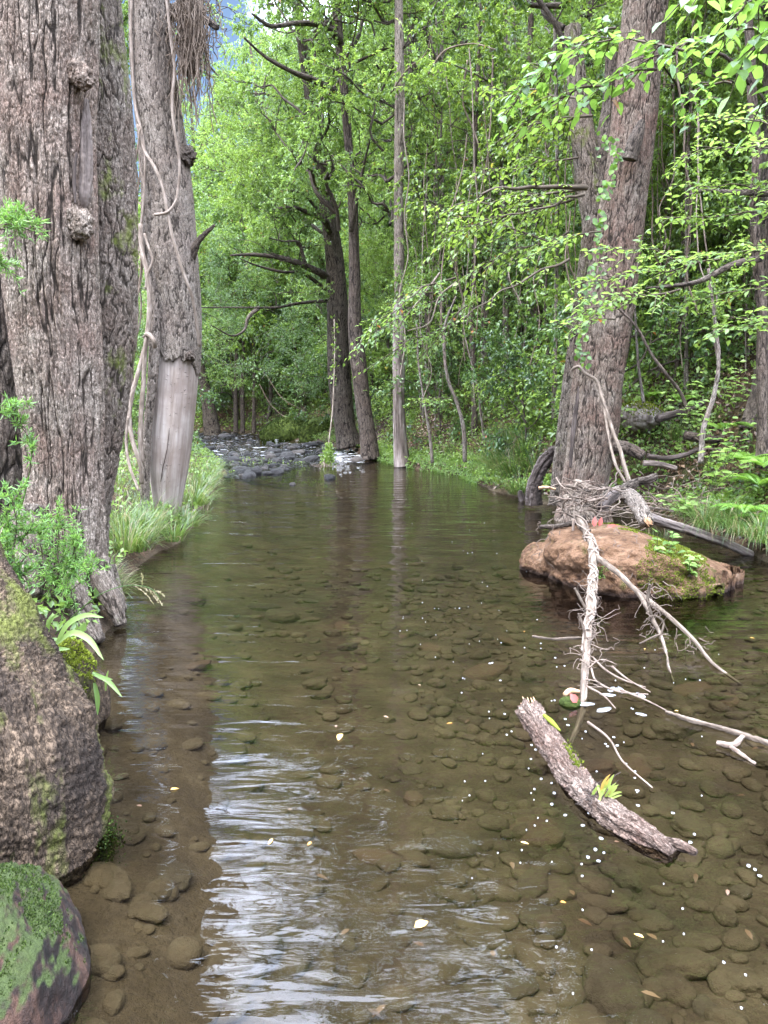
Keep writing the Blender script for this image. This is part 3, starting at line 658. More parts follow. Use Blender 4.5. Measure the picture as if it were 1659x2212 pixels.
# black stump at its foot
mb = MB(); tube(mb, path([(1152, 1090, 10.6), (1151, 1056, 10.6), (1161, 1022, 10.55), (1176, 996, 10.5), (1199, 968, 10.4)]), [.12, .11, .085, .09, .05], 50, 140, relief(.02, .04, .16, .04, 71))
tag(mb.build('black_stump', M_dead), 'jagged black rotten stump leaning at the water edge by the leaning tree', 'stump')
mb = MB(); tube(mb, path([(1128, 1082, 11.4), (1123, 1060, 11.4)]), [.05, .03], 20, 40, relief(.01, .04, .16, .02, 72)); tag(mb.build('snag', M_dead), 'small dark snag poking from the sedge by the black stump', 'stump')

# ------------------------------------------------------------------ reddish boulder
bc = gp(1385, 1240); bc = np.array([dp(1383, 1200, 6.35)[0], 6.45, .06])
bl = thing('red_boulder', 'large rounded rusty-brown boulder with moss patches standing in the water', 'boulder', (bc[0], bc[1], 0))
BK = dict(amp=.22, fr=1.5, s=33, fine=.06, flat=.55, rot=-.12); BS = (.78, .72, .53)
V, F = blob(bc, BS, 6, **BK); V[:, 2] -= .24 * np.clip((V[:, 0] - bc[0] + .1) / .78, 0, 1) * (V[:, 2] > .1); mb = MB(); mb.add(V, None, F, V)
bc2 = dp(1180, 1160, 6.75); bc2[2] = .06
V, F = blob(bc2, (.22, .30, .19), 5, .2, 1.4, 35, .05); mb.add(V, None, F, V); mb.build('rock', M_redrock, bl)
def bcond(P, N):
    c1 = dp(1470, 1235, 5.9); d = np.hypot((P[:, 0] - c1[0]) / .38, (P[:, 2] - c1[2]) / .24)
    m1 = (d + .7 * fbm(P[:, 0] * 6, P[:, 1] * 6, P[:, 2] * 6, 4, 3) < .85)
    m2 = (np.abs(P[:, 0] - 2.05) < .35) & (fbm(P[:, 0] * 5, P[:, 1] * 5, P[:, 2] * 5, 3, 8) > .34) & (N[:, 2] > .5)
    return (m1 | m2) & (N[:, 1] < .35)
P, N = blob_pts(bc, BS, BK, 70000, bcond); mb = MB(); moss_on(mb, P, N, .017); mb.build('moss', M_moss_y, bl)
# ------------------------------------------------------------------ leaf materials
M_leaf_a = leaf_mat('leaf_laurel', (.036, .075, .018), (.115, .195, .045), (.245, .36, .10), trans=.48)
M_leaf_b = leaf_mat('leaf_bright', (.058, .105, .020), (.160, .255, .048), (.30, .42, .11), trans=.5)
M_leaf_c = leaf_mat('leaf_deep', (.030, .068, .022), (.095, .175, .052), (.18, .28, .085), trans=.35)
M_leaf_d = leaf_mat('leaf_spray', (.06, .12, .03), (.15, .255, .065), (.29, .41, .13), trans=.5, rough=.45)
M_leaf_near = leaf_mat('leaf_near', (.04, .10, .018), (.105, .22, .042), (.23, .37, .10), trans=.5, old=(.42, .10, .03), oldcut=.982)
M_needle = leaf_mat('leaf_needle', (.05, .12, .03), (.14, .29, .065), (.28, .46, .12), trans=.4)
M_grass = leaf_mat('grass_blade', (.026, .058, .014), (.068, .135, .026), (.18, .24, .075), old=(.32, .26, .15), trans=.4, oldcut=.84)
M_sedge = leaf_mat('sedge_blade', (.020, .05, .014), (.058, .12, .028), (.15, .22, .06), old=(.30, .22, .12), trans=.4, oldcut=.86)
M_fern = leaf_mat('fern_frond', (.05, .12, .02), (.14, .28, .04), (.27, .42, .08), trans=.45, oldcut=2)
M_litter = leaf_mat('dead_leaf', (.04, .022, .012), (.13, .07, .04), (.30, .20, .13), trans=.1, oldcut=2)

# ------------------------------------------------------------------ tree templates (trunk, limbs, crown meshes round the origin)
def make_tpl(seed, H, cb, spread, nprim, nsec, ntw, lpt, L, r0, droop=.5, lm=None, bm=None, lean=.04, detail=0, twl=.5, top=1.0):
    r = np.random.default_rng(seed); tr, li, cr = MB(), MB(), MB()
    P = wob((0, 0, -.3), (r.normal(0, lean) * H, r.normal(0, lean) * H, H), 9, .025 * H, r=r); R = r0 * (1 - np.linspace(0, 1, 9) ** 1.3 * .86); R[0] *= 1.35
    P, R = resample(P, R, 30)
    tube(tr, P, R, 12, 60, lambda TH, VV, rm, Q: .18 * rm * fbm(np.cos(TH) * 1.5, np.sin(TH) * 1.5, VV * .6, 3, seed))
    tw_p, tw_d, tw_l, tw_c = [], [], [], []
    for i in range(nprim):
        f = cb + (top - cb) * (i + r.uniform(0, .9)) / nprim; k = min(int(f * 29), 28); az = i * 2.4 + r.normal(0, .5)
        sh = math.sin(PI * min(1, .18 + .82 * (f - cb) / (1.001 - cb))) ** .7
        ln = spread * (.35 + .75 * sh) * r.uniform(.7, 1.2); el = r.uniform(.1, .9)
        d = np.array([math.cos(az) * math.cos(el), math.sin(az) * math.cos(el), math.sin(el)])
        A = wob(P[k], P[k] + d * ln, 6, .16 * ln, -.04 * ln, r=r); ra = max(.012, R[k] * .42)
        tube(li, A, ra * np.linspace(1, .3, 6), 6, 14, caps=False); cl = r.uniform(-.3, .3)
        for j in range(nsec):
            s = r.uniform(.25, 1); q = A[min(5, int(s * 5.99))]; d2 = nrm(d * .7 + r.normal(0, .75, 3) + np.array([0, 0, .1])); l2 = ln * .42 * r.uniform(.5, 1.2)
            Bq = wob(q, q + d2 * l2, 5, .12 * l2, r=r); tube(li, Bq, max(.006, ra * .4) * np.linspace(1, .35, 5), 4, caps=False)
            u = r.uniform(.1, 1, ntw); tw_p.append(np.stack([np.interp(u, np.linspace(0, 1, 5), Bq[:, a]) for a in range(3)], 1))
            tw_d.append(nrm(d2 * .6 + r.normal(0, .7, (ntw, 3)) + np.array([0, 0, -.15]))); tw_l.append(r.uniform(.5, 1.2, ntw) * twl); tw_c.append(np.full(ntw, cl + r.normal(0, .15)))
    tp, td, tl, tcx = map(np.concatenate, (tw_p, tw_d, tw_l, tw_c)); m = len(tp)
    idx = np.repeat(np.arange(m), lpt); t = r.uniform(0.05, 1, len(idx)); k = len(idx)
    pos = tp[idx] + td[idx] * (tl[idx] * t)[:, None] + np.array([0, 0, -1.0]) * (.25 * droop * tl[idx] * t * t)[:, None]
    D = nrm(td[idx] * .45 + r.normal(0, .55, (k, 3)) + np.array([0, 0, -droop])); N = nrm(r.normal(0, .55, (k, 3)) + np.array([0, 0, 1.0]))
    tone = np.clip(.47 + tcx[idx] + r.normal(0, .19, k), 0, .97); tone = np.where(r.uniform(0, 1, k) < .006, 1.0, tone)
    leaves(cr, pos, D, N, L * r.uniform(.65, 1.2, k), L * r.uniform(.42, .58, k), tone, detail)
    return dict(trunk=tr.mesh('tree_trunk', bm or M_bark_wood), limb=li.mesh('tree_limbs', bm or M_bark_dark), crown=cr.mesh('tree_crown', lm or M_leaf_a), H=H)
TALL = [make_tpl(101, 14, .30, 3.1, 16, 7, 8, 18, .105, .20, lm=M_leaf_a), make_tpl(102, 13, .22, 2.7, 16, 7, 8, 18, .10, .16, lm=M_leaf_b), make_tpl(103, 15, .35, 3.4, 17, 7, 8, 18, .11, .22, lm=M_leaf_a, droop=.8)]
UNDER = [make_tpl(111, 6, .16, 2.0, 13, 7, 8, 16, .085, .07, lm=M_leaf_a), make_tpl(112, 5.5, .1, 1.9, 13, 7, 8, 16, .08, .055, lm=M_leaf_c), make_tpl(113, 6.5, .2, 2.1, 13, 7, 8, 16, .09, .06, lm=M_leaf_b)]
SHRUB = [make_tpl(121, 1.9, .05, 1.0, 11, 5, 6, 9, .07, .02, lm=M_leaf_a, twl=.3), make_tpl(122, 1.6, .05, .9, 11, 5, 6, 9, .065, .018, lm=M_leaf_c, twl=.3), make_tpl(123, 1.7, .05, .9, 11, 5, 6, 9, .07, .018, lm=M_leaf_b, twl=.3)]
SAPL = [make_tpl(131, 5.5, .35, .9, 11, 4, 4, 9, .08, .026, lm=M_leaf_b, bm=M_bark_pale, twl=.35), make_tpl(132, 6.5, .45, .8, 10, 4, 4, 9, .08, .022, lm=M_leaf_a, bm=M_bark_pale, twl=.35)]
def plant_tree(tpl, loc, rz, s, name, label, cat, group, tilt=(0, 0), keys=('trunk', 'limb', 'crown')):
    r = thing(name, label, cat, loc, group); r.rotation_euler = (tilt[0], tilt[1], rz); r.scale = (s,) * 3 if np.isscalar(s) else s
    for k in keys:
        o = bpy.data.objects.new(k, tpl[k]); C.objects.link(o); o.parent = r
    return r

def elev_cap(x, y):          # how high a crown may reach before it closes the strip of open sky above the creek
    az = math.degrees(math.atan2(x, y)); d = math.hypot(x, y)
    e = np.interp(az, [-40, -18, -14.5, -12.5, -10, -7, -3, 0, 3, 30], [40, 34, 26, 23.5, 24.5, 26, 25, 27, 34, 46])
    return 1.5 + d * math.tan(math.radians(e))
fr = np.random.default_rng(77); placed = []
def clear(x, y, dmin):
    return all((x - a) ** 2 + (y - b) ** 2 > (dmin + 0 * c) ** 2 for a, b, c in placed)
def try_wood(n, xr, yr, kinds, dmin, name, label, cat, group, sr=(.75, 1.2), hmax=None, keepout=None):
    c = 0; tries = 0
    while c < n and tries < n * 40:
        tries += 1; y = fr.uniform(*yr); side = xr(y); x = fr.uniform(*side)
        if (lx(y) - .3 < x < rx(y) + .5) or not clear(x, y, dmin): continue
        if keepout and keepout(x, y): continue
        T = kinds[fr.integers(len(kinds))]; z = hz(x, y); s = fr.uniform(*sr); s = min(s, (elev_cap(x, y) * fr.uniform(.86, 1.06) - z) / (T['H'] * 1.08))
        if s < .3: continue
        placed.append((x, y, dmin)); c += 1
        plant_tree(T, (x, y, z - .05), fr.uniform(0, 6.28), (s * fr.uniform(.9, 1.15), s * fr.uniform(.9, 1.15), s), name, label, cat, group, (fr.normal(0, .05), fr.normal(0, .05)))
AZK = lambda x, y: x / y
RS = lambda a, b: (lambda y: (rx(y) + a, rx(y) + b)); LS = lambda a, b: (lambda y: (lx(y) - b, lx(y) - a))
try_wood(42, RS(2.2, 17), (15, 44), TALL, 1.7, 'forest_tree', 'tall leafy tree standing in the dense wood on the right slope', 'tree', 'tall trees of the right slope')
try_wood(14, RS(3.5, 12), (9.5, 16), TALL, 1.9, 'forest_tree', 'tall leafy tree high on the near slope behind the leaning tree', 'tree', 'tall trees behind the leaning tree')
try_wood(13, LS(2.2, 16), (19, 46), TALL, 1.9, 'forest_tree', 'leafy tree in the wood on the left bank beyond the riffle', 'tree', 'trees of the left bank', keepout=lambda x, y: y < 24 and x > lx(y) - 2)
try_wood(34, lambda y: (-30, 12), (44, 62), TALL, 2.2, 'forest_tree', 'distant leafy tree closing the bend of the creek', 'tree', 'far trees at the bend', (.9, 1.5))
try_wood(48, RS(.9, 12), (14, 40), UNDER, 1.1, 'understory_tree', 'small leafy tree in the undergrowth of the right slope', 'tree', 'small trees of the right slope', (.6, 1.15))
try_wood(24, RS(1.8, 9), (9, 15), UNDER, 1.0, 'understory_tree', 'small leafy tree on the slope beside the leaning tree', 'tree', 'small trees beside the leaning tree', (.55, 1.0))
try_wood(26, LS(.8, 12), (15, 42), UNDER, 1.25, 'understory_tree', 'small leafy tree at the edge of the left bank wood', 'tree', 'small trees of the left bank', (.5, 1.05), keepout=lambda x, y: y < 22 and x > lx(y) - 1.5)
try_wood(16, lambda y: (rx(y) + .4, rx(y) + 6), (32, 40), UNDER, 1.0, 'understory_tree', 'low bushy tree on the far right bank above the mossy boulders', 'tree', 'bushy trees above the mossy boulders', (1.0, 1.7))
try_wood(26, lambda y: (-18, 6), (36, 48), UNDER, 1.1, 'understory_tree', 'small leafy tree below the far trees of the bend', 'tree', 'small trees at the bend', (1.1, 2.0))
try_wood(95, RS(.7, 10), (8.5, 34), SHRUB, .6, 'shrub', 'leafy shrub growing low on the right slope', 'shrub', 'shrubs of the right slope', (.6, 1.6), keepout=lambda x, y: y < 10.6 and x < rx(y) + 1.4)
try_wood(30, LS(.5, 8), (12, 38), SHRUB, .7, 'shrub', 'leafy shrub growing low on the left bank', 'shrub', 'shrubs of the left bank', (.5, 1.1))
try_wood(34, RS(.9, 8), (9.5, 24), SAPL, .6, 'sapling', 'thin pale-stemmed sapling on the right slope', 'sapling', 'saplings of the right slope', (.6, 1.2), keepout=lambda x, y: y < 11 and x < rx(y) + 1.2)

# ------------------------------------------------------------------ trunks one can tell apart round the pool's far end
def px_tree(name, label, rows, Y, mat, top, tpl=None, crown=None, s=1.0, rel=(.012, .04, .16, .02), nu=70, limbs=(), lmat=None):
    P, R = rows_tube(rows, Y); base = P[-1].copy(); P, R = extend(P, R, top, .6)
    rt = thing(name, label, 'tree', (base[0], Y, min(base[2], hz(base[0], Y)))); mb = MB()
    tube(mb, P[::-1], R[::-1], nu, 320, relief(*rel, s=int(abs(base[0]) * 100) + 3), .4); mb.build('trunk', mat, rt)
    for rws, r in limbs:
        mb = MB(); L = path(rws); tube(mb, L, np.linspace(r, r * .25, len(L)), 10, 40, relief(.004, .02, .1, .015, 5)); mb.build('limb', lmat or M_bark_dark, rt)
    if tpl is not None:
        for k in ('limb', 'crown'):
            o = bpy.data.objects.new(k, tpl[k]); C.objects.link(o); o.parent = rt; o.location = [float(v) for v in (np.asarray(crown) - np.array(rt.location))]; o.scale = (s,) * 3; o.rotation_euler = (0, 0, base[0] * 3)
    return rt
px_tree('vine_clad_tree', 'dark double trunk wrapped in vines at the far right end of the pool', [(440, 690, 720), (560, 704, 742), (673, 707, 752), (780, 708, 756), (870, 714, 762), (930, 724, 770), (965, 726, 784)], 22, M_bark_dark, 12, TALL[2], (dp(700, 700, 22)[0], 22.4, 1.0), .85,
        limbs=[([(700, 595, 21.8), (688, 587, 21), (644, 568, 20.5), (589, 554, 20), (534, 550, 19.5), (498, 552, 19)], .11), ([(712, 500, 21.8), (696, 473, 21), (655, 455, 20.6), (633, 447, 20.2), (590, 452, 20)], .08),
               ([(660, 575, 20.6), (652, 545, 20.5), (648, 528, 20.4), (608, 521, 20), (567, 510, 19.6)], .055), ([(703, 625, 21.6), (652, 590, 20.8), (608, 587, 20), (560, 575, 19.6), (520, 560, 19)], .055),
               ([(706, 650, 21.6), (650, 655, 21), (599, 664, 20), (530, 664, 19), (435, 664, 18)], .05), ([(560, 665, 19.6), (535, 690, 19.3), (530, 710, 19.2), (510, 725, 19), (456, 703, 18.5)], .05)])
VC = [q for q in bpy.data.objects if q.name == 'vine_clad_tree'][0]
for px, py, Y, k, s in ((600, 520, 20, 0, .62), (520, 470, 21, 2, .6), (470, 620, 22, 1, .5), (640, 380, 21, 0, .7), (540, 330, 22, 2, .7), (560, 700, 24, 1, .6), (480, 760, 27, 0, .55), (640, 760, 26, 1, .55), (690, 250, 22, 2, .6), (600, 230, 23, 0, .6), (690, 640, 23, 1, .5)):
    for key in ('limb', 'crown'):
        o = bpy.data.objects.new(key, UNDER[k][key]); C.objects.link(o); o.parent = VC; o.location = [float(v) for v in dp(px, py, Y) - np.array([0, 0, UNDER[k]['H'] * s * .55]) - np.array(VC.location)]; o.scale = (s,) * 3; o.rotation_euler = (0, 0, px)
px_tree('tilted_tree', 'rough brown trunk tilting left over the riffle, its foot in the water', [(0, 717, 737), (73, 723, 741), (183, 734, 751), (348, 747, 764), (440, 752, 772), (587, 754, 777), (716, 752, 782), (781, 757, 791), (870, 768, 800), (940, 776, 812), (992, 778, 822)], 19.2, M_bark_wood, 13, TALL[0], (dp(740, 300, 19)[0], 19.4, 2.2), .8,
        limbs=[([(734, 88, 19.1), (718, 70, 18.8), (692, 55, 18.4), (644, 50, 18), (582, 55, 17.5), (545, 30, 17)], .10), ([(745, 215, 19.1), (710, 191, 18.6), (674, 172, 18.2), (644, 161, 17.9), (608, 143, 17.6), (571, 121, 17.4), (527, 81, 17)], .09),
               ([(757, 500, 19), (775, 410, 18.6), (792, 330, 18.2), (800, 300, 18)], .06)])
px_tree('pole_tree', 'straight slim trunk with stripped grey wood at its foot standing in the pool edge', [(0, 853, 869), (110, 853, 872), (257, 853, 874), (440, 851, 871), (560, 851, 873), (640, 852, 872), (720, 850, 873), (781, 849, 873), (860, 850, 872), (940, 851, 876), (1008, 853, 884)], 17.3, M_bark_vine, 12.5, TALL[1], (dp(862, 200, 17.3)[0], 17.6, 3.4), .65, rel=(.008, .03, .14, .008))
mb = MB(); P, R = rows_tube([(655, 851, 873), (720, 849.5, 873.5), (781, 848.5, 873.5), (860, 849.5, 872.5), (940, 850.5, 877), (1008, 852, 886)], 17.28)
tube(mb, P[::-1], R[::-1] * 1.04, 40, 160, relief(.012, .03, .3, .02, 91)); o = mb.build('bare_wood', M_rot); rt = [q for q in bpy.data.objects if q.name == 'pole_tree'][0]; o.parent = rt; o.location = -rt.location
def simple_tree(label, rows, Y, mat, top, nm='slim_tree', tp=None, s=.6, grp=None):
    r = px_tree(nm, label, rows, Y, mat, top, tp, (dp(rows[0][1], rows[0][0], Y)[0], Y, 2.5) if tp else None, s, (.006, .03, .12, .015), 24)
    if grp: r['group'] = grp
simple_tree('brown trunk rising just right of the straight slim trunk, half hidden', [(0, 880, 895), (250, 888, 912), (440, 890, 914), (620, 893, 916), (800, 890, 922), (900, 890, 925)], 23, M_bark_wood, 12, 'slim_tree', TALL[0], .8)
simple_tree('lichen-spotted pale trunk on the bank edge behind the sedge', [(300, 1050, 1062), (480, 1048, 1060), (673, 1040, 1056), (780, 1038, 1054), (885, 1036, 1053)], 17.5, M_bark_pale, 9, 'slim_tree', UNDER[0], 1.0)
simple_tree('lichen-spotted pale trunk next to the taller leaning stem on the slope', [(250, 1085, 1096), (480, 1080, 1096), (650, 1086, 1100), (780, 1084, 1099), (890, 1080, 1098)], 16.5, M_bark_pale, 9, 'slim_tree', UNDER[2], 1.0)
simple_tree('reddish-brown thick trunk among vines on the slope', [(380, 990, 1020), (520, 995, 1022), (660, 1000, 1026), (800, 1005, 1032), (880, 1004, 1036)], 24, M_bark_wood, 13, 'slim_tree', TALL[2], .8)
simple_tree('pale slim trunk high between lianas, bare to the crown', [(0, 1030, 1040), (150, 1034, 1046), (300, 1040, 1052), (420, 1042, 1056), (700, 1050, 1066)], 21, M_bark_pale, 12, 'slim_tree', None)
simple_tree('grey trunk behind the hanging lianas, forking high up', [(100, 985, 1010), (200, 988, 1014), (400, 990, 1014), (600, 975, 1000), (850, 965, 995)], 26, M_bark_wood, 13, 'slim_tree', TALL[1], .8)
simple_tree('thin straight grey stem left of the leaning tree', [(60, 1196, 1203), (300, 1200, 1207), (600, 1198, 1206), (760, 1196, 1204), (905, 1190, 1202)], 13, M_bark_pale, 8, 'slim_tree', SAPL[1], 1.0)
simple_tree('brown vine-draped trunk at the right margin above the fern bank', [(640, 1640, 1664), (760, 1636, 1666), (850, 1622, 1668), (925, 1600, 1676)], 9.8, M_bark_dark, 9, 'vine_clad_tree', UNDER[0], 1.0)
simple_tree('dark leaning trunk far down the creek beyond the riffle', [(800, 425, 445), (850, 432, 458), (900, 438, 470), (945, 440, 480)], 33, M_bark_dark, 9, 'slim_tree', UNDER[1], 1.2)
for a, b, l in ((545, 552, 'thin brown trunk at the far waterline left of the mossy boulder'), (505, 513, 'short dark trunk left of the far thin trunk by the riffle'), (520, 528, 'second dark trunk beside the far thin trunk by the riffle')):
    simple_tree(l, [(760, a + 2, b + 1), (850, a, b), (935, a - 1, b + 2)], 33, M_bark_wood, 8, 'slim_tree', UNDER[0], 1.1)
px_tree('slender_tree', 'slender knobbly trunk rising through leaf sprays near the right margin', [(0, 1606, 1622), (93, 1611, 1628), (233, 1617, 1635), (333, 1626, 1646), (433, 1620, 1639), (567, 1626, 1647), (663, 1636, 1656), (800, 1636, 1658), (960, 1634, 1660), (1010, 1630, 1664)], 8.6, M_bark_wood, 9, UNDER[2], (dp(1620, 300, 8.6)[0] + .6, 9.4, 3.5), .8, (.006, .02, .08, .012), 40,
        limbs=[([(1632, 417, 8.5), (1690, 415, 8.4), (1720, 405, 8.4)], .04), ([(1625, 417, 8.5), (1572, 417, 8.4), (1519, 413, 8.3), (1480, 425, 8.2)], .035), ([(1640, 560, 8.5), (1583, 573, 8.3), (1506, 610, 8.2), (1439, 620, 8.1), (1396, 623, 8.0)], .04), ([(1618, 180, 8.5), (1595, 150, 8.4), (1560, 120, 8.3), (1500, 118, 8.2)], .03)])
# stems of saplings drawn on the slope
def stem(label, rows, r, mat=M_bark_pale, nm='sapling', tp=None, s=1.0):
    P = path(rows); t = thing(nm, label, 'sapling', P[-1]); mb = MB(); tube(mb, P[::-1], np.linspace(r, r * .45, len(P)), 9, 70, relief(.002, .015, .05, r * .25, 5)); mb.build('trunk', mat, t)
    if tp:
        o = bpy.data.objects.new('crown', tp['crown']); C.objects.link(o); o.parent = t; o.location = [float(v) for v in P[0] - P[-1] - np.array([0, 0, tp['H'] * s * .55])]; o.scale = (s,) * 3
stem('thin pale sapling bowing over the bank behind the sedge', [(985, 640, 15), (962, 700, 15), (960, 760, 15), (968, 820, 15), (990, 880, 15), (1000, 920, 15), (1004, 998, 15)], .045, tp=SAPL[0], s=.7)
stem('crooked pale sapling right of the stripped pole trunk', [(900, 700, 15.6), (905, 790, 15.6), (918, 880, 15.6), (928, 940, 15.6), (934, 1000, 15.6)], .035, tp=SAPL[1], s=.6)
stem('forked pale sapling on the slope leaning to the left', [(990, 660, 15.4), (1012, 760, 15.4), (1030, 830, 15.4), (1040, 905, 15.4), (1046, 950, 15.4)], .03)
stem('pale sapling curving up behind the red boulder, bare below its leaf sprays', [(1530, 580, 8.4), (1545, 700, 8.4), (1552, 790, 8.4), (1540, 860, 8.4), (1520, 920, 8.4), (1513, 1000, 8.4)], .03, tp=SAPL[0], s=.5)
stem('thin brown sapling slanting up to the left across the leaning trunk', [(1290, 600, 8.6), (1330, 660, 8.6), (1370, 700, 8.6), (1410, 770, 8.6), (1440, 810, 8.6), (1470, 850, 8.7), (1490, 900, 8.7)], .022, M_bark_wood)
stem('thin upright grey sapling right of the leaning trunk', [(1370, 640, 10.4), (1374, 720, 10.4), (1380, 800, 10.4), (1390, 870, 10.4)], .022)
q = 0
while q < 17:
    x0 = fr.uniform(890, 1235) if q < 11 else fr.uniform(1385, 1620); Y = fr.uniform(13, 22) if q < 11 else fr.uniform(11, 15); ln_ = fr.normal(0, 26); ph = fr.uniform(0, 6); bw = fr.uniform(3, 9)
    X_ = (x0 - 829.5) / FPX * Y
    if X_ < rx(Y) + 1.0: continue
    yb = 862 + (CAM_H - hz(X_, Y)) / Y * FPX; wd = fr.uniform(.05, .15) * FPX / Y * .5
    rows = [(y_, xm - wd * (.45 + .55 * t_), xm + wd * (.45 + .55 * t_)) for t_, y_, xm in ((t_, -40 + (yb + 44) * t_, x0 + ln_ * (1 - t_) ** 1.4 + bw * math.sin(t_ * 5 + ph) + fr.normal(0, 2)) for t_ in (0, .15, .3, .45, .6, .75, .88, 1))]
    lm_ = [([(rows[k][1], rows[k][0], Y), (rows[k][1] + sg * 25, rows[k][0] - 40, Y - .2), (rows[k][1] + sg * 60, rows[k][0] - 90, Y - .5)], .02) for k, sg in ((3, 1), (2, -1))]
    r_ = px_tree('slim_tree', 'slender trunk rising bare through the leaves of the right slope', rows, Y, (M_bark_pale, M_bark_vine, M_bark_wood)[q % 3], 9 + 2 * (q % 2), SAPL[q % 2], (rows[0][1] * 0 + dp(rows[0][1], 0, Y)[0], Y, 3.0), 1.0, (.006, .03, .12, .015), 20, lm_, M_bark_wood); r_['group'] = 'slender trunks of the right slope'; q += 1
# lianas and hanging vines on the right slope
for q in range(48):
    x0 = fr.uniform(880, 1240) if q < 34 else fr.uniform(1380, 1650); Y = fr.uniform(11.5, 21) if q < 34 else fr.uniform(9, 12)
    a = fr.uniform(60, 520); b = fr.uniform(620, 900); w_ = fr.normal(0, 22); ph = fr.uniform(0, 6)
    rows = [(x0 + w_ * t + 12 * math.sin(t * fr.uniform(3, 7) + ph) + fr.normal(0, 3), a + (b - a) * t, Y + .2 * math.sin(ph + 3 * t)) for t in np.linspace(0, 1, 8)]
    mb = MB(); tube(mb, path(rows), fr.uniform(.005, .013), 5, 40, caps=False)
    tag(mb.build('hanging_vine', M_vine_dark if q % 3 else M_vine), 'bare vine hanging among the trees of the right slope', 'vine', 'hanging vines of the right slope')
for q, rows in enumerate(([(1010, 130, 16), (1000, 220, 16), (1030, 300, 16), (1045, 380, 16), (1038, 480, 16)], [(925, 160, 16), (960, 110, 16), (1010, 95, 16), (1080, 110, 15.5)], [(845, 200, 17), (880, 150, 16.6), (920, 115, 16.3), (935, 60, 16)], [(1065, 120, 15.5), (1060, 260, 15.5), (1050, 380, 15.5)], [(560, 830, 30), (590, 880, 30), (630, 905, 30), (660, 880, 30)], [(575, 810, 30), (610, 860, 30), (660, 890, 30)],
    [(950, 590, 13.5), (905, 650, 13.4), (872, 690, 13.3), (850, 720, 13.2)], [(985, 610, 13.6), (950, 640, 13.4), (925, 700, 13.3), (880, 715, 13.2)])):
    mb = MB(); tube(mb, path(rows), np.linspace(.02, .010, len(rows)), 7, 60); L = ['pale liana looping down in an S between high trunks', 'pale liana arching high above the straight slim trunk', 'pale double liana reaching up from the straight slim trunk', 'pale liana dropping straight beside the looping liana', 'pale bowed branch above the far mossy boulder', 'second pale bowed branch above the far mossy boulder',
      'whitish forked branch above the bright leaf spray over the pool', 'whitish crooked branch joining the bright leaf spray over the pool'][q]
    tag(mb.build('liana' if q < 4 else 'bare_branch', M_vine_dark if q < 6 else M_vine), L, 'liana' if q < 4 else 'branch')

# ------------------------------------------------------------------ overhanging leaf sprays
def spray(wm, lm, base, tip, nside, sl, L, Wd, rad=.008, droop=.25, sag=-.05, flat=.25, r=None, asp=.6, det=1):
    r = r or fr; A = wob(base, tip, 9, .05 * np.linalg.norm(np.subtract(tip, base)), sag, r=r); tube(wm, A, np.linspace(rad, rad * .3, 9), 5, 24, caps=False)
    for i in range(nside):
        t = .12 + .88 * (i + r.uniform(0, .8)) / nside; q = np.array([np.interp(t, np.linspace(0, 1, 9), A[:, a]) for a in range(3)]); k = min(7, int(t * 8)); d = nrm(A[k + 1] - A[k])
        sd = nrm(np.cross(d, [0, 0, 1])) * (1 if i % 2 else -1); d2 = nrm(d * r.uniform(.3, 1) + sd * r.uniform(.5, 1.1) + np.array([0, 0, r.normal(0, flat)])); l2 = sl * r.uniform(.5, 1.15) * (1.1 - .5 * t)
        B = wob(q, q + d2 * l2, 6, .05 * l2, -.0, r=r); B[:, 2] -= droop * l2 * np.linspace(0, 1, 6) ** 2; tube(wm, B, np.linspace(rad * .45, rad * .15, 6), 4, 8, caps=False)
        m = max(3, int(l2 / (L * asp))); u = (np.arange(m) + r.uniform(.2, .8, m)) / m; P = np.stack([np.interp(u, np.linspace(0, 1, 6), B[:, a]) for a in range(3)], 1)
        s2 = nrm(np.cross(d2, [0, 0, 1])); sg = np.where(np.arange(m) % 2, 1, -1)[:, None]
        D = nrm(d2 * .55 + s2 * sg * r.uniform(.5, 1, (m, 1)) + r.normal(0, .22, (m, 3)) + np.array([0, 0, -droop]))
        N = nrm(np.array([0, 0, 1.0]) + r.normal(0, .3, (m, 3))); tn = np.clip(r.normal(.5, .2, m), 0, .96); tn = np.where(r.uniform(0, 1, m) < .008, 1, tn)
        leaves(lm, P, D, N, L * r.uniform(.65, 1.15, m), Wd * r.uniform(.8, 1.15, m), tn, det)
def branch(label, items, M=None, wm=None, nm='leafy_branch', grp=None):
    o = thing(nm, label, 'branch', dp(*items[0][0]), grp)
    for it in items:
        a, b = MB(), MB(); spray(a, b, dp(*it[0]), dp(*it[1]), *it[2:]); a.build('twig', wm or M_twig_d, o); b.build('foliage', M or M_leaf_near, o)
M_twig_d = simple('living_twig', [(.03, .022, .015), (.08, .06, .04), (.14, .11, .08)], 20, (1, 1, .2), .8, .002)
NL = (.085, .05)
def B4(b, t, n_, sl, L=.09, W=.052, rad=.009, droop=.35): return (b, t, n_, sl, L, W, rad, droop)
branch('large-leaved laurel branch hanging across the leaning trunk near its top', [B4((1690, 60, 4.6), (1330, 150, 4.9), 16, .34), B4((1480, 110, 4.7), (1240, 110, 5.0), 12, .30), B4((1420, 150, 4.8), (1260, 220, 5.0), 10, .26)])
branch('large-leaved laurel branch drooping left of the leaning trunk', [B4((1330, 60, 5.2), (1110, 200, 5.3), 16, .30), B4((1250, 100, 5.2), (1090, 250, 5.3), 12, .28), B4((1310, 185, 5.2), (1140, 265, 5.4), 10, .24)])
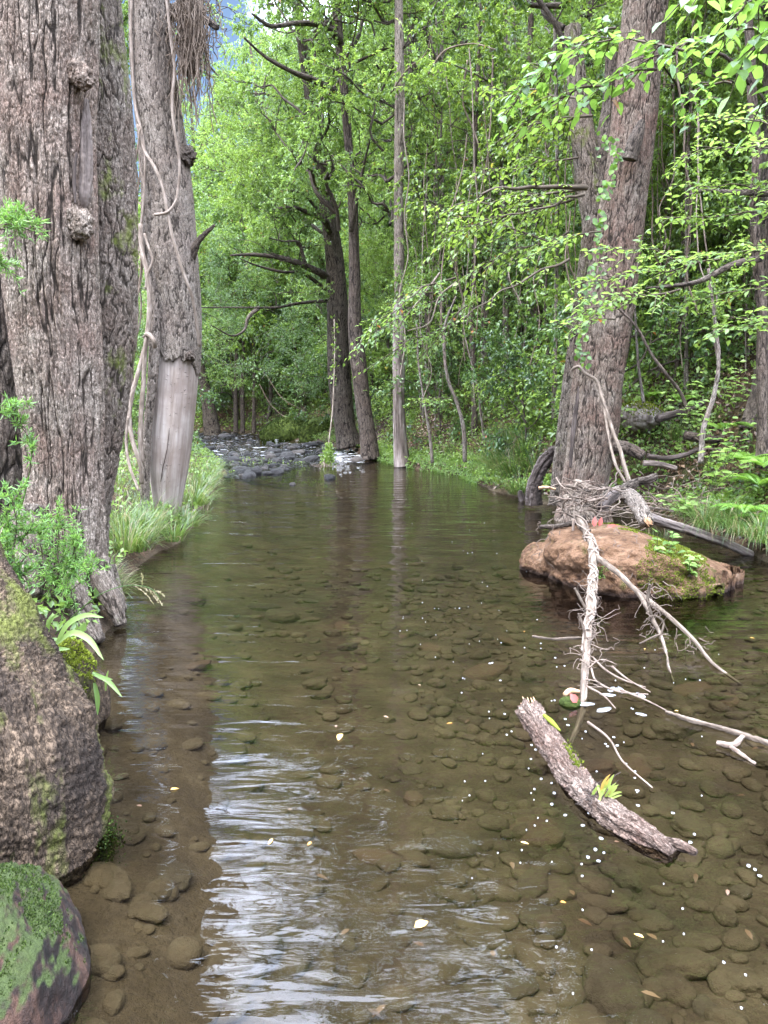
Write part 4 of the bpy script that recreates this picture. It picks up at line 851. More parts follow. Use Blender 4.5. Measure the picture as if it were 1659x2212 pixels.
branch('close laurel branch filling the upper right corner', [B4((1760, -60, 3.2), (1560, 60, 3.4), 10, .24), B4((1760, 40, 3.3), (1600, 140, 3.5), 10, .24), B4((1720, -90, 3.0), (1480, 10, 3.3), 10, .26), B4((1780, 150, 3.5), (1640, 230, 3.6), 8, .2)])
branch('small laurel sprig right of the leaning trunk top', [B4((1580, 180, 5.4), (1460, 225, 5.5), 7, .2), B4((1560, 215, 5.4), (1490, 250, 5.5), 6, .18)])
branch('laurel bough spread wide in front of the slope, left of the leaning trunk', [B4((1270, 405, 9.4), (1000, 440, 10.2), 22, .75, .09, .055, .02, .5), B4((1240, 430, 9.5), (960, 520, 10.4), 22, .75, .09, .055, .016, .5), B4((1230, 500, 9.6), (1010, 600, 10.2), 18, .65, .09, .055, .014, .5), B4((1180, 520, 9.8), (930, 440, 11), 16, .7, .09, .055, .014, .5)], M_leaf_b)
branch('laurel bough above the slope, left of the leaning trunk top', [B4((1280, 250, 9.8), (1080, 300, 10.8), 20, .7, .09, .055, .02, .5), B4((1260, 220, 9.8), (1050, 190, 10.8), 18, .7, .09, .055, .016, .5), B4((1250, 340, 9.8), (1040, 380, 10.8), 16, .6, .09, .055, .014, .5)], M_leaf_b)
branch('bright pale green leaf spray hanging over the pool before the pole trunk', [B4((985, 600, 13.6), (800, 700, 13.0), 20, .75, .10, .06, .02, .35), B4((960, 640, 13.6), (770, 750, 13), 18, .7, .10, .06, .016, .35), B4((980, 700, 13.6), (790, 800, 13), 16, .6, .10, .06, .014, .35), B4((1010, 660, 13.6), (900, 780, 13.2), 14, .55, .10, .06, .014, .35)], M_leaf_d, M_twig_d)
branch('low pale green spray by the foot of the pole trunk', [B4((975, 860, 14.6), (885, 870, 14.4), 8, .35, .10, .06, .01, .2), B4((975, 880, 14.6), (930, 870, 14.4), 6, .3, .10, .06, .008, .2)], M_leaf_d, M_twig_d)
G = 'flat leaf sprays on the right'
for lab, it in (('flat pale green spray lying across the leaning trunk at mid height', [B4((1560, 560, 6.4), (1250, 610, 6.4), 22, .42, .075, .036, .009, .12), B4((1480, 575, 6.4), (1290, 540, 6.5), 12, .34, .075, .036, .006, .12)]),
                ('flat pale green spray hanging lower on the leaning trunk', [B4((1470, 625, 6.2), (1215, 700, 6.2), 20, .38, .075, .036, .009, .15), B4((1400, 640, 6.2), (1240, 655, 6.3), 12, .34, .075, .036, .006, .15), B4((1330, 690, 6.2), (1225, 730, 6.3), 8, .2, .075, .036, .006, .15)]),
                ('flat pale green spray above the fern bank at the right margin', [B4((1730, 560, 6.2), (1440, 560, 6.4), 22, .42, .075, .036, .009, .15), B4((1720, 640, 6.2), (1500, 650, 6.4), 16, .4, .075, .036, .008, .15)]),
                ('flat pale green spray reaching left below the horizontal bough', [B4((1730, 470, 6.6), (1430, 470, 6.8), 20, .42, .075, .036, .009, .15), B4((1700, 430, 6.6), (1480, 400, 6.8), 14, .4, .075, .036, .008, .15)]),
                ('yellowish flat spray low at the right margin', [B4((1730, 700, 6.0), (1530, 720, 6.2), 16, .36, .075, .04, .008, .15), B4((1720, 740, 6.0), (1570, 690, 6.2), 10, .3, .075, .04, .008, .15)]),
                ('small flat spray touching the left edge of the leaning trunk', [B4((1300, 500, 7.4), (1130, 560, 7.6), 14, .36, .075, .04, .008, .15)]),
                ('flat pale green spray high at the right margin below the corner branch', [B4((1730, 330, 6.4), (1470, 340, 6.8), 18, .42, .075, .038, .009, .15), B4((1720, 280, 6.4), (1520, 260, 6.8), 14, .4, .075, .038, .008, .15)])):
    branch(lab, it, M_leaf_d, M_twig_d, 'leaf_spray', G)
branch('bare dark bough with thin twigs stretching left from the leaning trunk', [B4((1268, 405, 9.4), (1040, 420, 9.2), 6, .3, .07, .04, .035, .2), B4((1262, 420, 9.3), (1080, 470, 9.0), 4, .3, .07, .04, .02, .2), B4((1230, 560, 9.2), (1000, 690, 9.0), 6, .3, .08, .045, .018, .2)], M_leaf_b)

# ------------------------------------------------------------------ ground cover
gc = np.random.default_rng(5)
def cover(n_, xr, yr, L, hmax, M, nm, label, cond=None, tone=(.1, .95), det=0, up=.6):
    y = gc.uniform(*yr, n_) if not callable(yr) else yr(n_); f = xr(y); x = f[0] + (f[1] - f[0]) * gc.uniform(0, 1, n_) ** 1.3
    k = fbm(x * 1.3, y * 1.3, 0, 4, 31) > -.12 if cond is None else cond(x, y)
    x, y = x[k], y[k]; m = len(x); z = hgt(x, y); N = gnorm(x, y); P = np.stack([x, y, z], 1) + N * gc.uniform(.0, hmax, (m, 1)) + np.array([0, 0, .01])
    D = nrm(gc.normal(0, 1, (m, 3)) + N * up * .3); mb = MB(); leaves(mb, P, D, nrm(N + gc.normal(0, .45, (m, 3))), L * gc.uniform(.6, 1.3, m), L * gc.uniform(.5, .75, m), gc.uniform(*tone, m), det)
    return tag(mb.build(nm, M), label, None, None, 'stuff')
YS = lambda a, b: (lambda n_: a + (b - a) * gc.uniform(0, 1, n_) ** 1.5)
cover(90000, lambda y: (rx(y) + .12, rx(y) + 9), YS(8.2, 32), .055, .16, M_leaf_a, 'ground_cover', 'low creeping plants covering the right slope')
cover(38000, lambda y: (rx(y) + .1, rx(y) + 6), YS(8.2, 24), .06, .22, M_leaf_b, 'ground_cover', 'bright leafy ground cover on the right slope', lambda x, y: fbm(x * 1.1, y * 1.1, 3, 4, 91) > .02)
cover(36000, lambda y: (lx(y) - .1, lx(y) - 8), YS(3, 40), .06, .16, M_leaf_a, 'ground_cover', 'low creeping plants on the left bank')
cover(42000, lambda y: (rx(y) + .9, rx(y) + 9), YS(9, 24), .085, 1.3, M_leaf_b, 'undergrowth', 'mid-green leafy undergrowth filling the right slope', lambda x, y: (fbm(x * .9, y * .9, 7, 4, 51) > -.08) & ((y > 10.8) | (x > rx(y) + 1.6)))
cover(60000, lambda y: (-26 + 0 * y, 8 + 0 * y), lambda n_: gc.uniform(33, 52, n_), .13, .4, M_leaf_b, 'ground_cover', 'bright low plants beyond the bend', lambda x, y: (x < lx(y)) | (x > rx(y)))
cover(30000, lambda y: (rx(y) + .1, rx(y) + 8), YS(7.2, 24), .07, .02, M_litter, 'leaf_litter', 'brown leaf litter on the right slope', lambda x, y: x > -99)
cover(9000, lambda y: (rx(y) - .06, rx(y) + .5), lambda n_: gc.uniform(13.6, 20, n_), .045, .10, M_leaf_d, 'ground_cover', 'bright green creeping mat along the waterline', lambda x, y: fbm(x * 2, y * 2, 0, 3, 8) > -.3)
cover(2600, lambda y: (lx(y) + .1, lx(y) + 2.2), lambda n_: gc.uniform(16, 20, n_), .05, .10, M_leaf_b, 'ground_cover', 'small green weeds among the riffle stones', lambda x, y: fbm(x * 1.2, y * 1.2, 0, 3, 18) > .08)
mb = MB()
for q in range(420):
    y = gc.uniform(24, 44); x = lx(y) - gc.uniform(.1, 5) if q % 3 else rx(y) + gc.uniform(.1, 3); blades(mb, (x, y, hz(x, y)), 22, .2, .5, .012, 1, (.1, .7), 3, r=gc)
tag(mb.build('grass', M_grass), 'short green grass on the far banks', None, None, 'stuff')
mb = MB()
for q in range(330):
    y = gc.uniform(5.2, 15); x = lx(y) - gc.uniform(.02, 2.0); blades(mb, (x, y, hz(x, y) - .01), 12, .12, .28, .007, 1.2, (.1, 1.0), 4, r=gc)
tag(mb.build('grass', M_grass), 'thin fresh and dry grass on the near left bank', None, None, 'stuff')
# ------------------------------------------------------------------ crowns of the big trees (above the frame, seen in the water)
def add_crown(rt, tpl, loc, s, rz=0.0):
    for k in ('limb', 'crown'):
        o = bpy.data.objects.new(k, tpl[k]); C.objects.link(o); o.parent = rt; o.location = [float(v) for v in (np.asarray(loc) - np.array(rt.location))]; o.scale = (s,) * 3; o.rotation_euler = (0, 0, rz)
LT = bpy.data.objects['leaning_tree']
for loc, s, rz in (((3.9, 9.4, 2.6), .8, 0), ((5.8, 7.4, 3.0), .75, 2), ((2.6, 11.5, 3.6), .65, 4)): add_crown(LT, TALL[0], loc, s, rz)
add_crown(bpy.data.objects['giant_tree'], TALL[2], (-2.9, 5.4, 6.5), .7); add_crown(bpy.data.objects['liana_tree'], TALL[2], (-2.6, 8.9, 8), .7, 2)

for loc, s, rz in (((-3.3, 9.9, 5.0), .5, 1), ((-3.5, 10.1, 7.0), .6, 2), ((-3.4, 9.9, 3.6), .4, 3)): add_crown(bpy.data.objects['giant_tree'], UNDER[0], loc, s, rz)  # added leaf masses, placed to block the sky mirrored between the two trunks
add_crown(bpy.data.objects['tilted_tree'], TALL[0], (-.9, 19.6, 5.6), .9, 3); add_crown(bpy.data.objects['pole_tree'], TALL[1], (.6, 17.8, 7.0), .7, 1); add_crown(bpy.data.objects['tilted_tree'], TALL[2], (1.6, 21, 4.5), .9, 5)
# ------------------------------------------------------------------ stones
sr = np.random.default_rng(21)
def stone_mesh(s, sub=3, amp=.34, flat=.75):
    V, F = blob((0, 0, 0), (1, 1, 1), sub, amp, 1.2, s, .04, flat); return V, F
SM = []; BM_ = []
for k in range(7):
    V, F = stone_mesh(200 + k); m = MB(); m.add(V, None, F); SM.append(m.mesh('river_stone', M_wet)); m = MB(); V, F = stone_mesh(230 + k, 3, .36, .6); m.add(V, None, F); BM_.append(m.mesh('bed_stone', M_bedstone))
def put(mesh, nm, loc, sc_, rz, label, cat, group):
    o = bpy.data.objects.new(nm, mesh); C.objects.link(o); o.location = [float(v) for v in loc]; o.scale = sc_; o.rotation_euler = (sr.normal(0, .15), sr.normal(0, .15), rz); return tag(o, label, cat, group)
def riff(n_):
    out = []
    while len(out) < n_:
        px, py = sr.uniform(405, 790), sr.uniform(926, 1034); p = gp(px, py)
        x, y = p[0], p[1]
        if not (lx(y) - .5 < x < rx(y) + .1): continue
        edge = np.interp(px, [405, 480, 560, 640, 690, 740, 790], [1028, 1032, 1028, 1012, 1000, 985, 982])
        if py > edge: continue
        if 560 < px < 720 and 944 < py < 958: continue
        out.append((x, y, px, py))
    return out
for x, y, px, py in riff(285):
    s = sr.uniform(.028, .075) * (1 + 1.0 * (sr.uniform() > .86)) * (.8 + .02 * y)
    put(SM[sr.integers(7)], 'river_stone', (x, y, max(-.03, hz(x, y) * .5) + s * .28), (s * sr.uniform(1, 1.6), s * sr.uniform(.8, 1.2), s * sr.uniform(.5, .85)), sr.uniform(0, 6.28), 'dark wet cobble lying in the shallow riffle', 'stone', 'cobbles of the riffle')
mb = MB()
for x, y, px, py in riff(2600):
    s = sr.uniform(.012, .034) * (.7 + .02 * y); V, F = _ICO[2][0][:42], ico(1)[1] if False else None
    U, F = GI if 'GI' in globals() else globals().setdefault('GI', ico(1)); mb.add(U * np.array([s * 1.3, s, s * .6]) + np.array([x, y, max(-.03, hz(x, y) * .5) + s * .5]), None, F)
tag(mb.build('gravel', M_wet), 'small dark wet gravel between the riffle cobbles', None, None, 'stuff')
for px, py, s, l in ((712, 1034, .11, 'lone pale pointed stone standing in the pool below the hanging vine'), (598, 1022, .12, 'low grey stone at the riffle edge facing the pool'), (578, 1024, .08, 'small grey stone beside the low grey stone at the riffle edge'), (632, 1047, .05, 'tiny stone alone just breaking the pool surface'),
                     (770, 998, .16, 'mossy dark stone at the foot of the tilted tree'), (700, 975, .14, 'rounded dark stone where the riffle drops into the pool'), (545, 1024, .17, 'flat long stone at the near edge of the riffle')):
    p = gp(px, py); put(SM[int(px) % 7], 'river_stone', (p[0], p[1], s * .15), (s * 1.3, s, s * .75), sr.uniform(0, 6), l, 'stone', None)
nb = 0
while nb < 290:
    y = 1.5 + 7.5 * sr.uniform() ** 1.5; x = sr.uniform(-1.6, 4.0)
    if not (lx(y) + .1 < x < rx(y)) or (x < 0 and sr.uniform() < .55): continue
    s = sr.uniform(.03, .085) * (1 + .5 * (sr.uniform() > .85)); nb += 1
    put(BM_[sr.integers(7)], 'bed_stone', (x, y, hz(x, y) + s * .02), (s * sr.uniform(1, 1.7), s * sr.uniform(.8, 1.2), s * sr.uniform(.4, .75)), sr.uniform(0, 6.28), 'brown silted cobble lying under the clear water', 'stone', 'cobbles on the creek bed')
mb = MB(); GI2 = ico(2); nb = 0
while nb < 3200:
    y = 1.4 + 7 * sr.uniform() ** 1.4; x = sr.uniform(-1.3, 4.2)
    if not (lx(y) + .1 < x < rx(y)) or (x < .2 and sr.uniform() < .6): continue
    s = .012 + .045 * sr.uniform() ** 1.7; nb += 1; U, F = GI2; V = U * (1 + .25 * fbm(U[:, 0] * 1.2 + nb, U[:, 1] * 1.2, U[:, 2] * 1.2, 2, nb % 50))[:, None] * np.array([s * sr.uniform(1, 1.6), s, s * sr.uniform(.4, .7)])
    c, q = math.cos(nb), math.sin(nb); V = np.stack([V[:, 0] * c - V[:, 1] * q, V[:, 0] * q + V[:, 1] * c, V[:, 2]], 1); mb.add(V + np.array([x, y, hz(x, y) + s * .1]), None, F)
tag(mb.build('creek_pebbles', M_bedstone), 'small silted pebbles covering the creek bed', None, None, 'stuff')
# mossy boulders beyond the riffle
for px, py, Y, s, l in ((620, 945, 30, (1.0, .8, .72), 'low dome boulder thick with dark moss beyond the riffle'), (702, 940, 28, (.95, .8, .85), 'taller mossy boulder with grass on top beside the vine-clad trunk')):
    c = dp(px, py, Y); c[2] = .05; V, F = blob(c, s, 5, .18, 1.3, int(px), .03); m = MB(); m.add(V, None, F)
    o = thing('mossy_boulder', l, 'boulder', (c[0], c[1], 0)); m.build('rock', M_moss, o)
    P, N = blob_pts(c, s, dict(amp=.18, fr=1.3, s=int(px), fine=.03), 7000, lambda P, N: (N[:, 2] > .1) & (fbm(P[:, 0] * 2.5, P[:, 1] * 2.5, P[:, 2] * 2.5, 3, 2) > -.15))
    m = MB(); moss_on(m, P, N, .06); m.build('moss', M_moss_g, o)
c = dp(1385, 900, 11.0); V, F = blob(c, (.30, .3, .22), 5, .2, 1.4, 88, .04); m = MB(); m.add(V, None, F); o = thing('mossy_boulder', 'brown boulder with a yellow moss cap on the slope behind the leaning tree', 'boulder', c); m.build('rock', M_rot, o)
P, N = blob_pts(c, (.30, .3, .22), dict(amp=.2, fr=1.4, s=88, fine=.04), 5000, lambda P, N: (N[:, 2] > .45)); m = MB(); moss_on(m, P, N, .03); m.build('moss', M_moss_y, o)
# hanging vine over the riffle with a weed clump at its end
m = MB(); S = path([(722, 690, 18.5), (723, 760, 18.3), (721, 830, 18.1), (717, 900, 17.9), (711, 950, 17.7), (708, 1005, 17.6)]); tube(m, S, .016, 6, 50)
o = thing('hanging_vine', 'single straight vine hanging to the water with a weed clump at its tip', 'vine', S[0]); m.build('stem', M_vine, o)
m = MB(); k = 900; t = sr.uniform(0, 1, k) ** .7; P = S[-1] + (S[-2] - S[-1]) * (1 - t[:, None]) * .9 + sr.normal(0, 1, (k, 3)) * (.03 + .07 * t[:, None]) * [1, 1, .7]
leaves(m, P, sr.normal(0, 1, (k, 3)), rdir(k), .05, .03, sr.uniform(.3, .95, k)); P = S[0] + (S[2] - S[0]) * sr.uniform(0, 1, (60, 1)) + sr.normal(0, .05, (60, 3)); leaves(m, P, sr.normal(0, 1, (60, 3)), rdir(60), .09, .06, .4); m.build('leaf_clump', M_leaf_b, o)
m = MB()
for q in range(26): p = gp(sr.normal(698, 8), sr.normal(1008, 2), .03); tube(m, wob(p, p + sr.normal(0, .12, 3) * [1, 1, .5] + [0, 0, .05], 4, .02), .006, 4, caps=False)
tag(m.build('driftwood', M_twig), 'reddish twig clump caught beside the hanging vine tip', 'driftwood')

# ------------------------------------------------------------------ fallen limbs over the boulder
fb = thing('fallen_branch', 'long pale vine-wrapped fallen branch reaching from the boulder into the water', 'branch', dp(1230, 1081, 6.9))
main = [(1222, 1072, 7.0), (1249, 1118, 6.6), (1267, 1151, 6.25), (1282, 1191, 5.9), (1281, 1239, 5.55), (1278, 1287, 5.15), (1271, 1364, 4.62), (1265, 1426, 4.28)]
P = np.concatenate([path(main), [gp(1260, 1480, .01), gp(1257, 1529, -.02), gp(1250, 1562, -.05), gp(1232, 1606, -.10)]])
Rr = .82 * np.array([.030, .034, .036, .034, .031, .029, .026, .024, .022, .020, .017, .010]); m = MB()
tube(m, P, Rr, 22, 200, relief(.004, .014, .05, .012, 81)); m.build('limb', M_pale, fb)
PR, RR_ = resample(P, Rr, 260); T_, N_, B_ = frames(PR)
m = MB()
for q in range(5):
    a = np.linspace(0, 1, 200) * (16 + 5 * q) * (1 if q % 2 else -1) + q * 1.3; i0, i1 = 5 + 12 * q, 190 - 8 * q; ii = np.linspace(i0, i1, 200).astype(int)
    rr = RR_[ii] * 1.12 + .004; W_ = PR[ii] + rr[:, None] * (np.cos(a)[:, None] * N_[ii] + np.sin(a)[:, None] * B_[ii]); tube(m, W_, .0055 + .001 * q, 5, None, caps=False)
m.build('vine_wrap', M_vine, fb)
def side(rows, r0, r1, mat=M_pale, tail=()):
    m = MB(); Q = np.concatenate([path(rows)] + [[t] for t in tail]); tube(m, Q, np.linspace(r0, r1, len(Q)), 12, 90, relief(.002, .012, .05, .006, 82)); m.build('side_branch', mat, fb)
side([(1284, 1200, 5.85), (1307, 1217, 5.6), (1344, 1246, 5.3), (1370, 1272, 5.1), (1403, 1298, 4.95), (1469, 1353, 4.6), (1502, 1386, 4.45), (1527, 1419, 4.32)], .022, .007, tail=[gp(1564, 1452, .0), gp(1600, 1478, -.05)])
side([(1374, 1275, 5.08), (1390, 1300, 4.95), (1410, 1338, 4.75), (1428, 1375, 4.6), (1439, 1411, 4.45)], .014, .006, tail=[gp(1447, 1448, .0), gp(1456, 1474, -.03)])
side([(1238, 1122, 6.55), (1237, 1150, 6.5), (1234, 1177, 6.45), (1231, 1210, 6.42)], .013, .010, M_twig, tail=[gp(1229, 1246, -.04)])
side([(1256, 1378, 4.6), (1225, 1378, 4.55), (1197, 1380, 4.52), (1150, 1374, 4.5)], .009, .007)
side([(1276, 1330, 4.9), (1258, 1300, 4.9), (1242, 1270, 4.9)], .010, .008); side([(1268, 1400, 4.5), (1262, 1360, 4.5), (1250, 1325, 4.5)], .008, .006)
side([(1428, 1370, 4.6), (1405, 1378, 4.6), (1381, 1390, 4.6)], .006, .004); side([(1425, 1380, 4.6), (1432, 1340, 4.6), (1408, 1330, 4.6), (1390, 1345, 4.6)], .005, .003); side([(1410, 1340, 4.75), (1400, 1290, 4.72), (1404, 1262, 4.7)], .009, .007)
m = MB()
def twiggy(a, d, ln, r0, curl=.85):
    n_ = 8; pts = [np.array(a, float)]; d = nrm(np.asarray(d, float))
    for k in range(n_):
        p = pts[-1] + d * ln / n_
        if p[2] < .004: p[2] = .004; d[2] = abs(d[2]) * .1
        pts.append(p); d = nrm(d + sr.normal(0, curl * .55, 3) + np.array([0, 0, -.16]))
    tube(m, np.array(pts), np.linspace(r0, r0 * .4, n_ + 1), 4, 18, caps=False); return pts
for q in range(84):
    t = sr.uniform(.22, .86) if q < 30 else sr.normal(.62, .12); t = min(max(t, .2), .88); k = int(t * 259); sd = 1 if sr.uniform() < .72 else -1
    ln = sr.gamma(2.2, .075) * (1.15 if sd > 0 else .5); P2 = twiggy(PR[k], (sd * sr.uniform(-.1, 1), sr.normal(-.2, .7), sr.normal(0, .7)), ln, sr.uniform(.0026, .005))
    if q % 2: twiggy(P2[4], (sd * .5 + sr.normal(0, .4), sr.normal(0, .4), -.3), ln * .6, .0024)
for q in range(34):
    a = dp(1410 + sr.normal(0, 14), 1330 + sr.normal(0, 38), 4.75); twiggy(a, (sr.normal(.1, .5), sr.normal(-.1, .4), -.3), sr.uniform(.08, .2), .003)
for q in range(16):
    a = dp(1490 + sr.normal(0, 30), 1385 + sr.normal(0, 20), 4.5); twiggy(a, (sr.normal(-.2, .5), sr.normal(-.1, .3), -.3), sr.uniform(.06, .14), .0025)
for q in ([(1275, 1440), (1300, 1480), (1340, 1495), (1400, 1500)], [(1280, 1420), (1320, 1455), (1350, 1470), (1395, 1485)], [(1262, 1480), (1300, 1500), (1330, 1530)], [(1270, 1560), (1310, 1590), (1350, 1650), (1410, 1702)], [(1340, 1490), (1390, 1510), (1440, 1535)], [(1322, 1440), (1360, 1470), (1405, 1495)]):
    tube(m, [gp(x + 0., y, .012 if i < 3 else .002) for i, (x, y) in enumerate(q)], np.linspace(.007, .003, len(q)), 5, 24, caps=False)
m.build('twig', M_twig, fb)
for q in range(36):          # fine dead roots trailing over the boulder face
    px, py = sr.uniform(1200, 1400), sr.uniform(1150, 1250); a = dp(px, py, 5.72); L_ = sr.uniform(.08, .3); pts = [a]
    for k in range(6): pts.append(pts[-1] + np.array([sr.normal(0, .5), sr.normal(-.05, .1), sr.normal(-.5, .4)]) * L_ / 6)
    for p in pts: 
        dx, dz = (p[0] - bc[0]) / BS[0], (p[2] - bc[2]) / BS[2]; p[1] = bc[1] - BS[1] * math.sqrt(max(0, 1 - dx * dx - dz * dz)) * 1.03
    m = MB(); tube(m, np.array(pts), np.linspace(.003, .001, 7), 4, 20, caps=False); m.build('root_thread', M_twig, bl)
# driftwood heap on top of the boulder
def stick(label, rows, r0, r1, mat, nm='stick', cat='stick', grp=None, rel=(.006, .02, .08, .012), nu=24):
    m = MB(); Q = path(rows); tube(m, Q, np.linspace(r0, r1, len(Q)), nu, 90, relief(*rel, s=int(rows[0][0]) % 97)); return tag(m.build(nm, mat), label, cat, grp)
dl = thing('driftwood_log', 'broken forked log chunk with split end lying on top of the boulder', 'log', dp(1362, 1070, 6.9))
m = MB(); tube(m, path([(1300, 1076, 7.2), (1330, 1062, 7.1), (1358, 1070, 6.95), (1382, 1098, 6.7), (1398, 1128, 6.5)]), [.04, .055, .068, .066, .055], 60, 140, relief(.008, .024, .06, .02, 83)); m.build('wood', M_bark_vine, dl)
m = MB(); tube(m, path([(1345, 1060, 7.0), (1362, 1048, 7.0), (1378, 1040, 7.05), (1400, 1036, 7.05), (1415, 1028, 7.1)]), [.05, .045, .036, .035, .03], 50, 110, relief(.008, .02, .06, .02, 84)); m.build('fork', M_bark_dark, dl)
m = MB()
for q in range(9): a = dp(1392 + sr.normal(4, 5), 1122 + sr.normal(0, 4), 6.48); tube(m, [a, a + np.array([.02 + sr.normal(0, .01), -.03, -.035 + sr.normal(0, .012)])], [.012, .004], 5); 
m.build('split_end', M_fresh, dl)
stick('thick weathered log sloping from the boulder into the backwater', [(1385, 1112, 7.2), (1430, 1128, 7.25), (1491, 1147, 7.3), (1540, 1163, 7.35), (1580, 1178, 7.4), (1623, 1198, 7.4)], .055, .042, M_rot, 'log', 'log', None, (.008, .03, .2, .02), 50)
stick('short sawn log piece in the middle of the driftwood heap', [(1300, 1098, 6.75), (1312, 1082, 6.85), (1330, 1070, 6.95)], .04, .05, M_dead, 'log', 'log')
stick('pale peeled log end at the back left of the driftwood heap', [(1243, 1038, 7.3), (1262, 1048, 7.2), (1285, 1062, 7.1)], .022, .04, M_pale, 'log', 'log')
stick('dark mossy branch lying along the left front of the heap', [(1166, 1138, 6.7), (1200, 1137, 6.7), (1236, 1130, 6.7), (1265, 1118, 6.7)], .018, .022, M_bark_dark, 'branch', 'branch')
stick('reddish splintered stick sticking out to the left of the heap', [(1164, 1053, 7.1), (1182, 1052, 7.1), (1200, 1056, 7.1)], .012, .007, M_fresh)
stick('grey stick behind the log, pointing right', [(1395, 1096, 7.4), (1425, 1098, 7.5), (1455, 1104, 7.6)], .014, .010, M_pale)
for x0, y0 in ((1255, 1085), (1290, 1075)): pass
for q in range(60):
    a = dp(sr.uniform(1215, 1350), sr.uniform(1046, 1108), sr.uniform(6.55, 7.1)); L = sr.uniform(.12, .42); d = nrm(np.array([sr.normal(0, 1), sr.normal(0, .5), sr.normal(0, .32)])) * L
    m = MB(); r = sr.uniform(.003, .012); tube(m, wob(a - d / 2, a + d / 2, 7, .12 * L), np.linspace(r, r * .5, 7), 7, 18)
    tag(m.build('stick', (M_twig, M_pale, M_twig, M_bark_dark)[q % 4]), 'small dry stick jumbled in the driftwood heap on the boulder', 'stick', 'sticks of the driftwood heap')
hk = thing('hooked_vine', 'whitish dead vine pair rising from the heap and hooking over at the top', 'vine', dp(1358, 1038, 7.1)); m = MB()
tube(m, path([(1236, 818, 8.0), (1235, 800, 8.0), (1250, 792, 7.95), (1263, 806, 7.9), (1285, 819, 7.85), (1300, 858, 7.75), (1315, 902, 7.6), (1326, 938, 7.5), (1341, 975, 7.35), (1348, 1004, 7.25), (1359, 1040, 7.1)]), [.012, .013, .015, .016, .017, .018, .018, .018, .019, .020, .021], 9, 120, relief(.002, .01, .05, .006, 6)); m.build('strand', M_pale, hk); m = MB()
tube(m, path([(1289, 823, 7.84), (1303, 872, 7.72), (1313, 931, 7.5), (1322, 975, 7.35), (1333, 1011, 7.2), (1351, 1042, 7.1)]), [.012, .014, .014, .014, .014, .013], 8, 90, relief(.002, .01, .05, .006, 7)); m.build('strand', M_pale, hk)
# tangle behind the boulder on the right bank
for q, (rows, r) in enumerate((([(1322, 962, 9.4), (1360, 970, 9.4), (1390, 985, 9.3)], .085), ([(1400, 985, 9.4), (1440, 990, 9.5), (1480, 982, 9.6), (1520, 965, 9.8)], .035), ([(1390, 1000, 9.2), (1430, 1003, 9.2), (1462, 1012, 9.1)], .032), ([(1480, 940, 10), (1550, 950, 10), (1610, 940, 10)], .06), ([(1420, 905, 10.2), (1470, 890, 10.4), (1520, 868, 10.6)], .055))):
    stick(['stout mossy log butting against the leaning tree base', 'blackened log lying level behind the boulder', 'pale grey branch below the blackened log', 'brown log half buried in litter above the ferns', 'thick black log across the slope by the pale sapling'][q], rows, r, r * .7, (M_bark_wood, M_dead, M_rot, M_bark_wood, M_dead)[q], 'log', 'log')
for q in range(70):
    a = dp(sr.uniform(1330, 1560), sr.uniform(960, 1100), sr.uniform(8.0, 9.6)); a[2] = max(a[2], hz(a[0], a[1]) + sr.uniform(.02, .3)) if a[2] < hz(a[0], a[1]) + .5 else a[2]; a[2] = min(a[2], hz(a[0], a[1]) + .4)
    L = sr.uniform(.25, .9); d = nrm(np.array([sr.normal(0, 1), sr.normal(0, .5), sr.normal(0, .35)])) * L; m = MB(); r = sr.uniform(.003, .011); tube(m, wob(a - d / 2, a + d / 2, 8, .1 * L), np.linspace(r, r * .5, 8), 5, 20)
    tag(m.build('stick', (M_twig, M_pale, M_vine_dark)[q % 3]), 'dry stick in the brushwood behind the boulder', 'stick', 'sticks of the brushwood')
def leaf_thing(label, px, py, Y, L, W, tone, M, D, N, z=None, nm='fallen_leaf', grp=None):
    p = dp(px, py, Y) if z is None else gp(px, py, z); m = MB(); leaves(m, [p], [D], [N], L, W, tone, 1, .1, .15); return tag(m.build(nm, M), label, 'leaf', grp)
M_red = leaf_mat('red_leaf', (.18, .03, .02), (.30, .06, .04), (.38, .12, .085), trans=.15, oldcut=2); M_yel = leaf_mat('yellow_leaf', (.4, .16, .03), (.62, .32, .07), (.7, .5, .2), trans=.2, oldcut=2)
leaf_thing('salmon-red leaf standing on the boulder top, left of its pair', 1283, 1138, 6.2, .085, .05, .75, M_red, (.1, .1, .9), (.1, -1, .2)); leaf_thing('dark red leaf lying flat right of the two standing red leaves', 1310, 1140, 6.15, .10, .045, .2, M_red, (.9, .1, .3), (0, -.5, 1)); leaf_thing('pink-red leaf upright in the middle on the boulder top', 1294, 1137, 6.2, .08, .045, .55, M_red, (.3, .1, .9), (.1, -1, .2))
leaf_thing('red leaf propped against the fallen branch at the waterline', 1246, 1518, 3.9, .055, .045, .6, M_red, (-.4, .1, .6), (.2, -1, .5), .02); leaf_thing('orange dead leaf curled on the water in the open middle', 895, 2003, 2.2, .05, .028, .5, M_yel, (.8, .5, .1), (0, -.3, 1), .006); leaf_thing('narrow tan bark strip floating in midstream', 731, 1600, 3.5, .12, .03, .85, M_yel, (.05, .8, 0), (0, 0, 1), .006, 'bark_strip')
leaf_thing('small orange leaf floating near the left trunk reflection', 368, 1706, 3.0, .035, .02, .6, M_yel, (.7, .5, 0), (0, 0, 1), .005)
for q in range(16):
    leaf_thing('small brown leaf floating on the pool', sr.uniform(300, 1640), sr.uniform(1330, 2180), 0, sr.uniform(.018, .035), .013, sr.uniform(.2, .9), M_yel if q % 3 else M_litter, sr.normal(0, 1, 3) * [1, 1, 0], (0, 0, 1), .004, 'floating_leaf', 'small floating leaves')
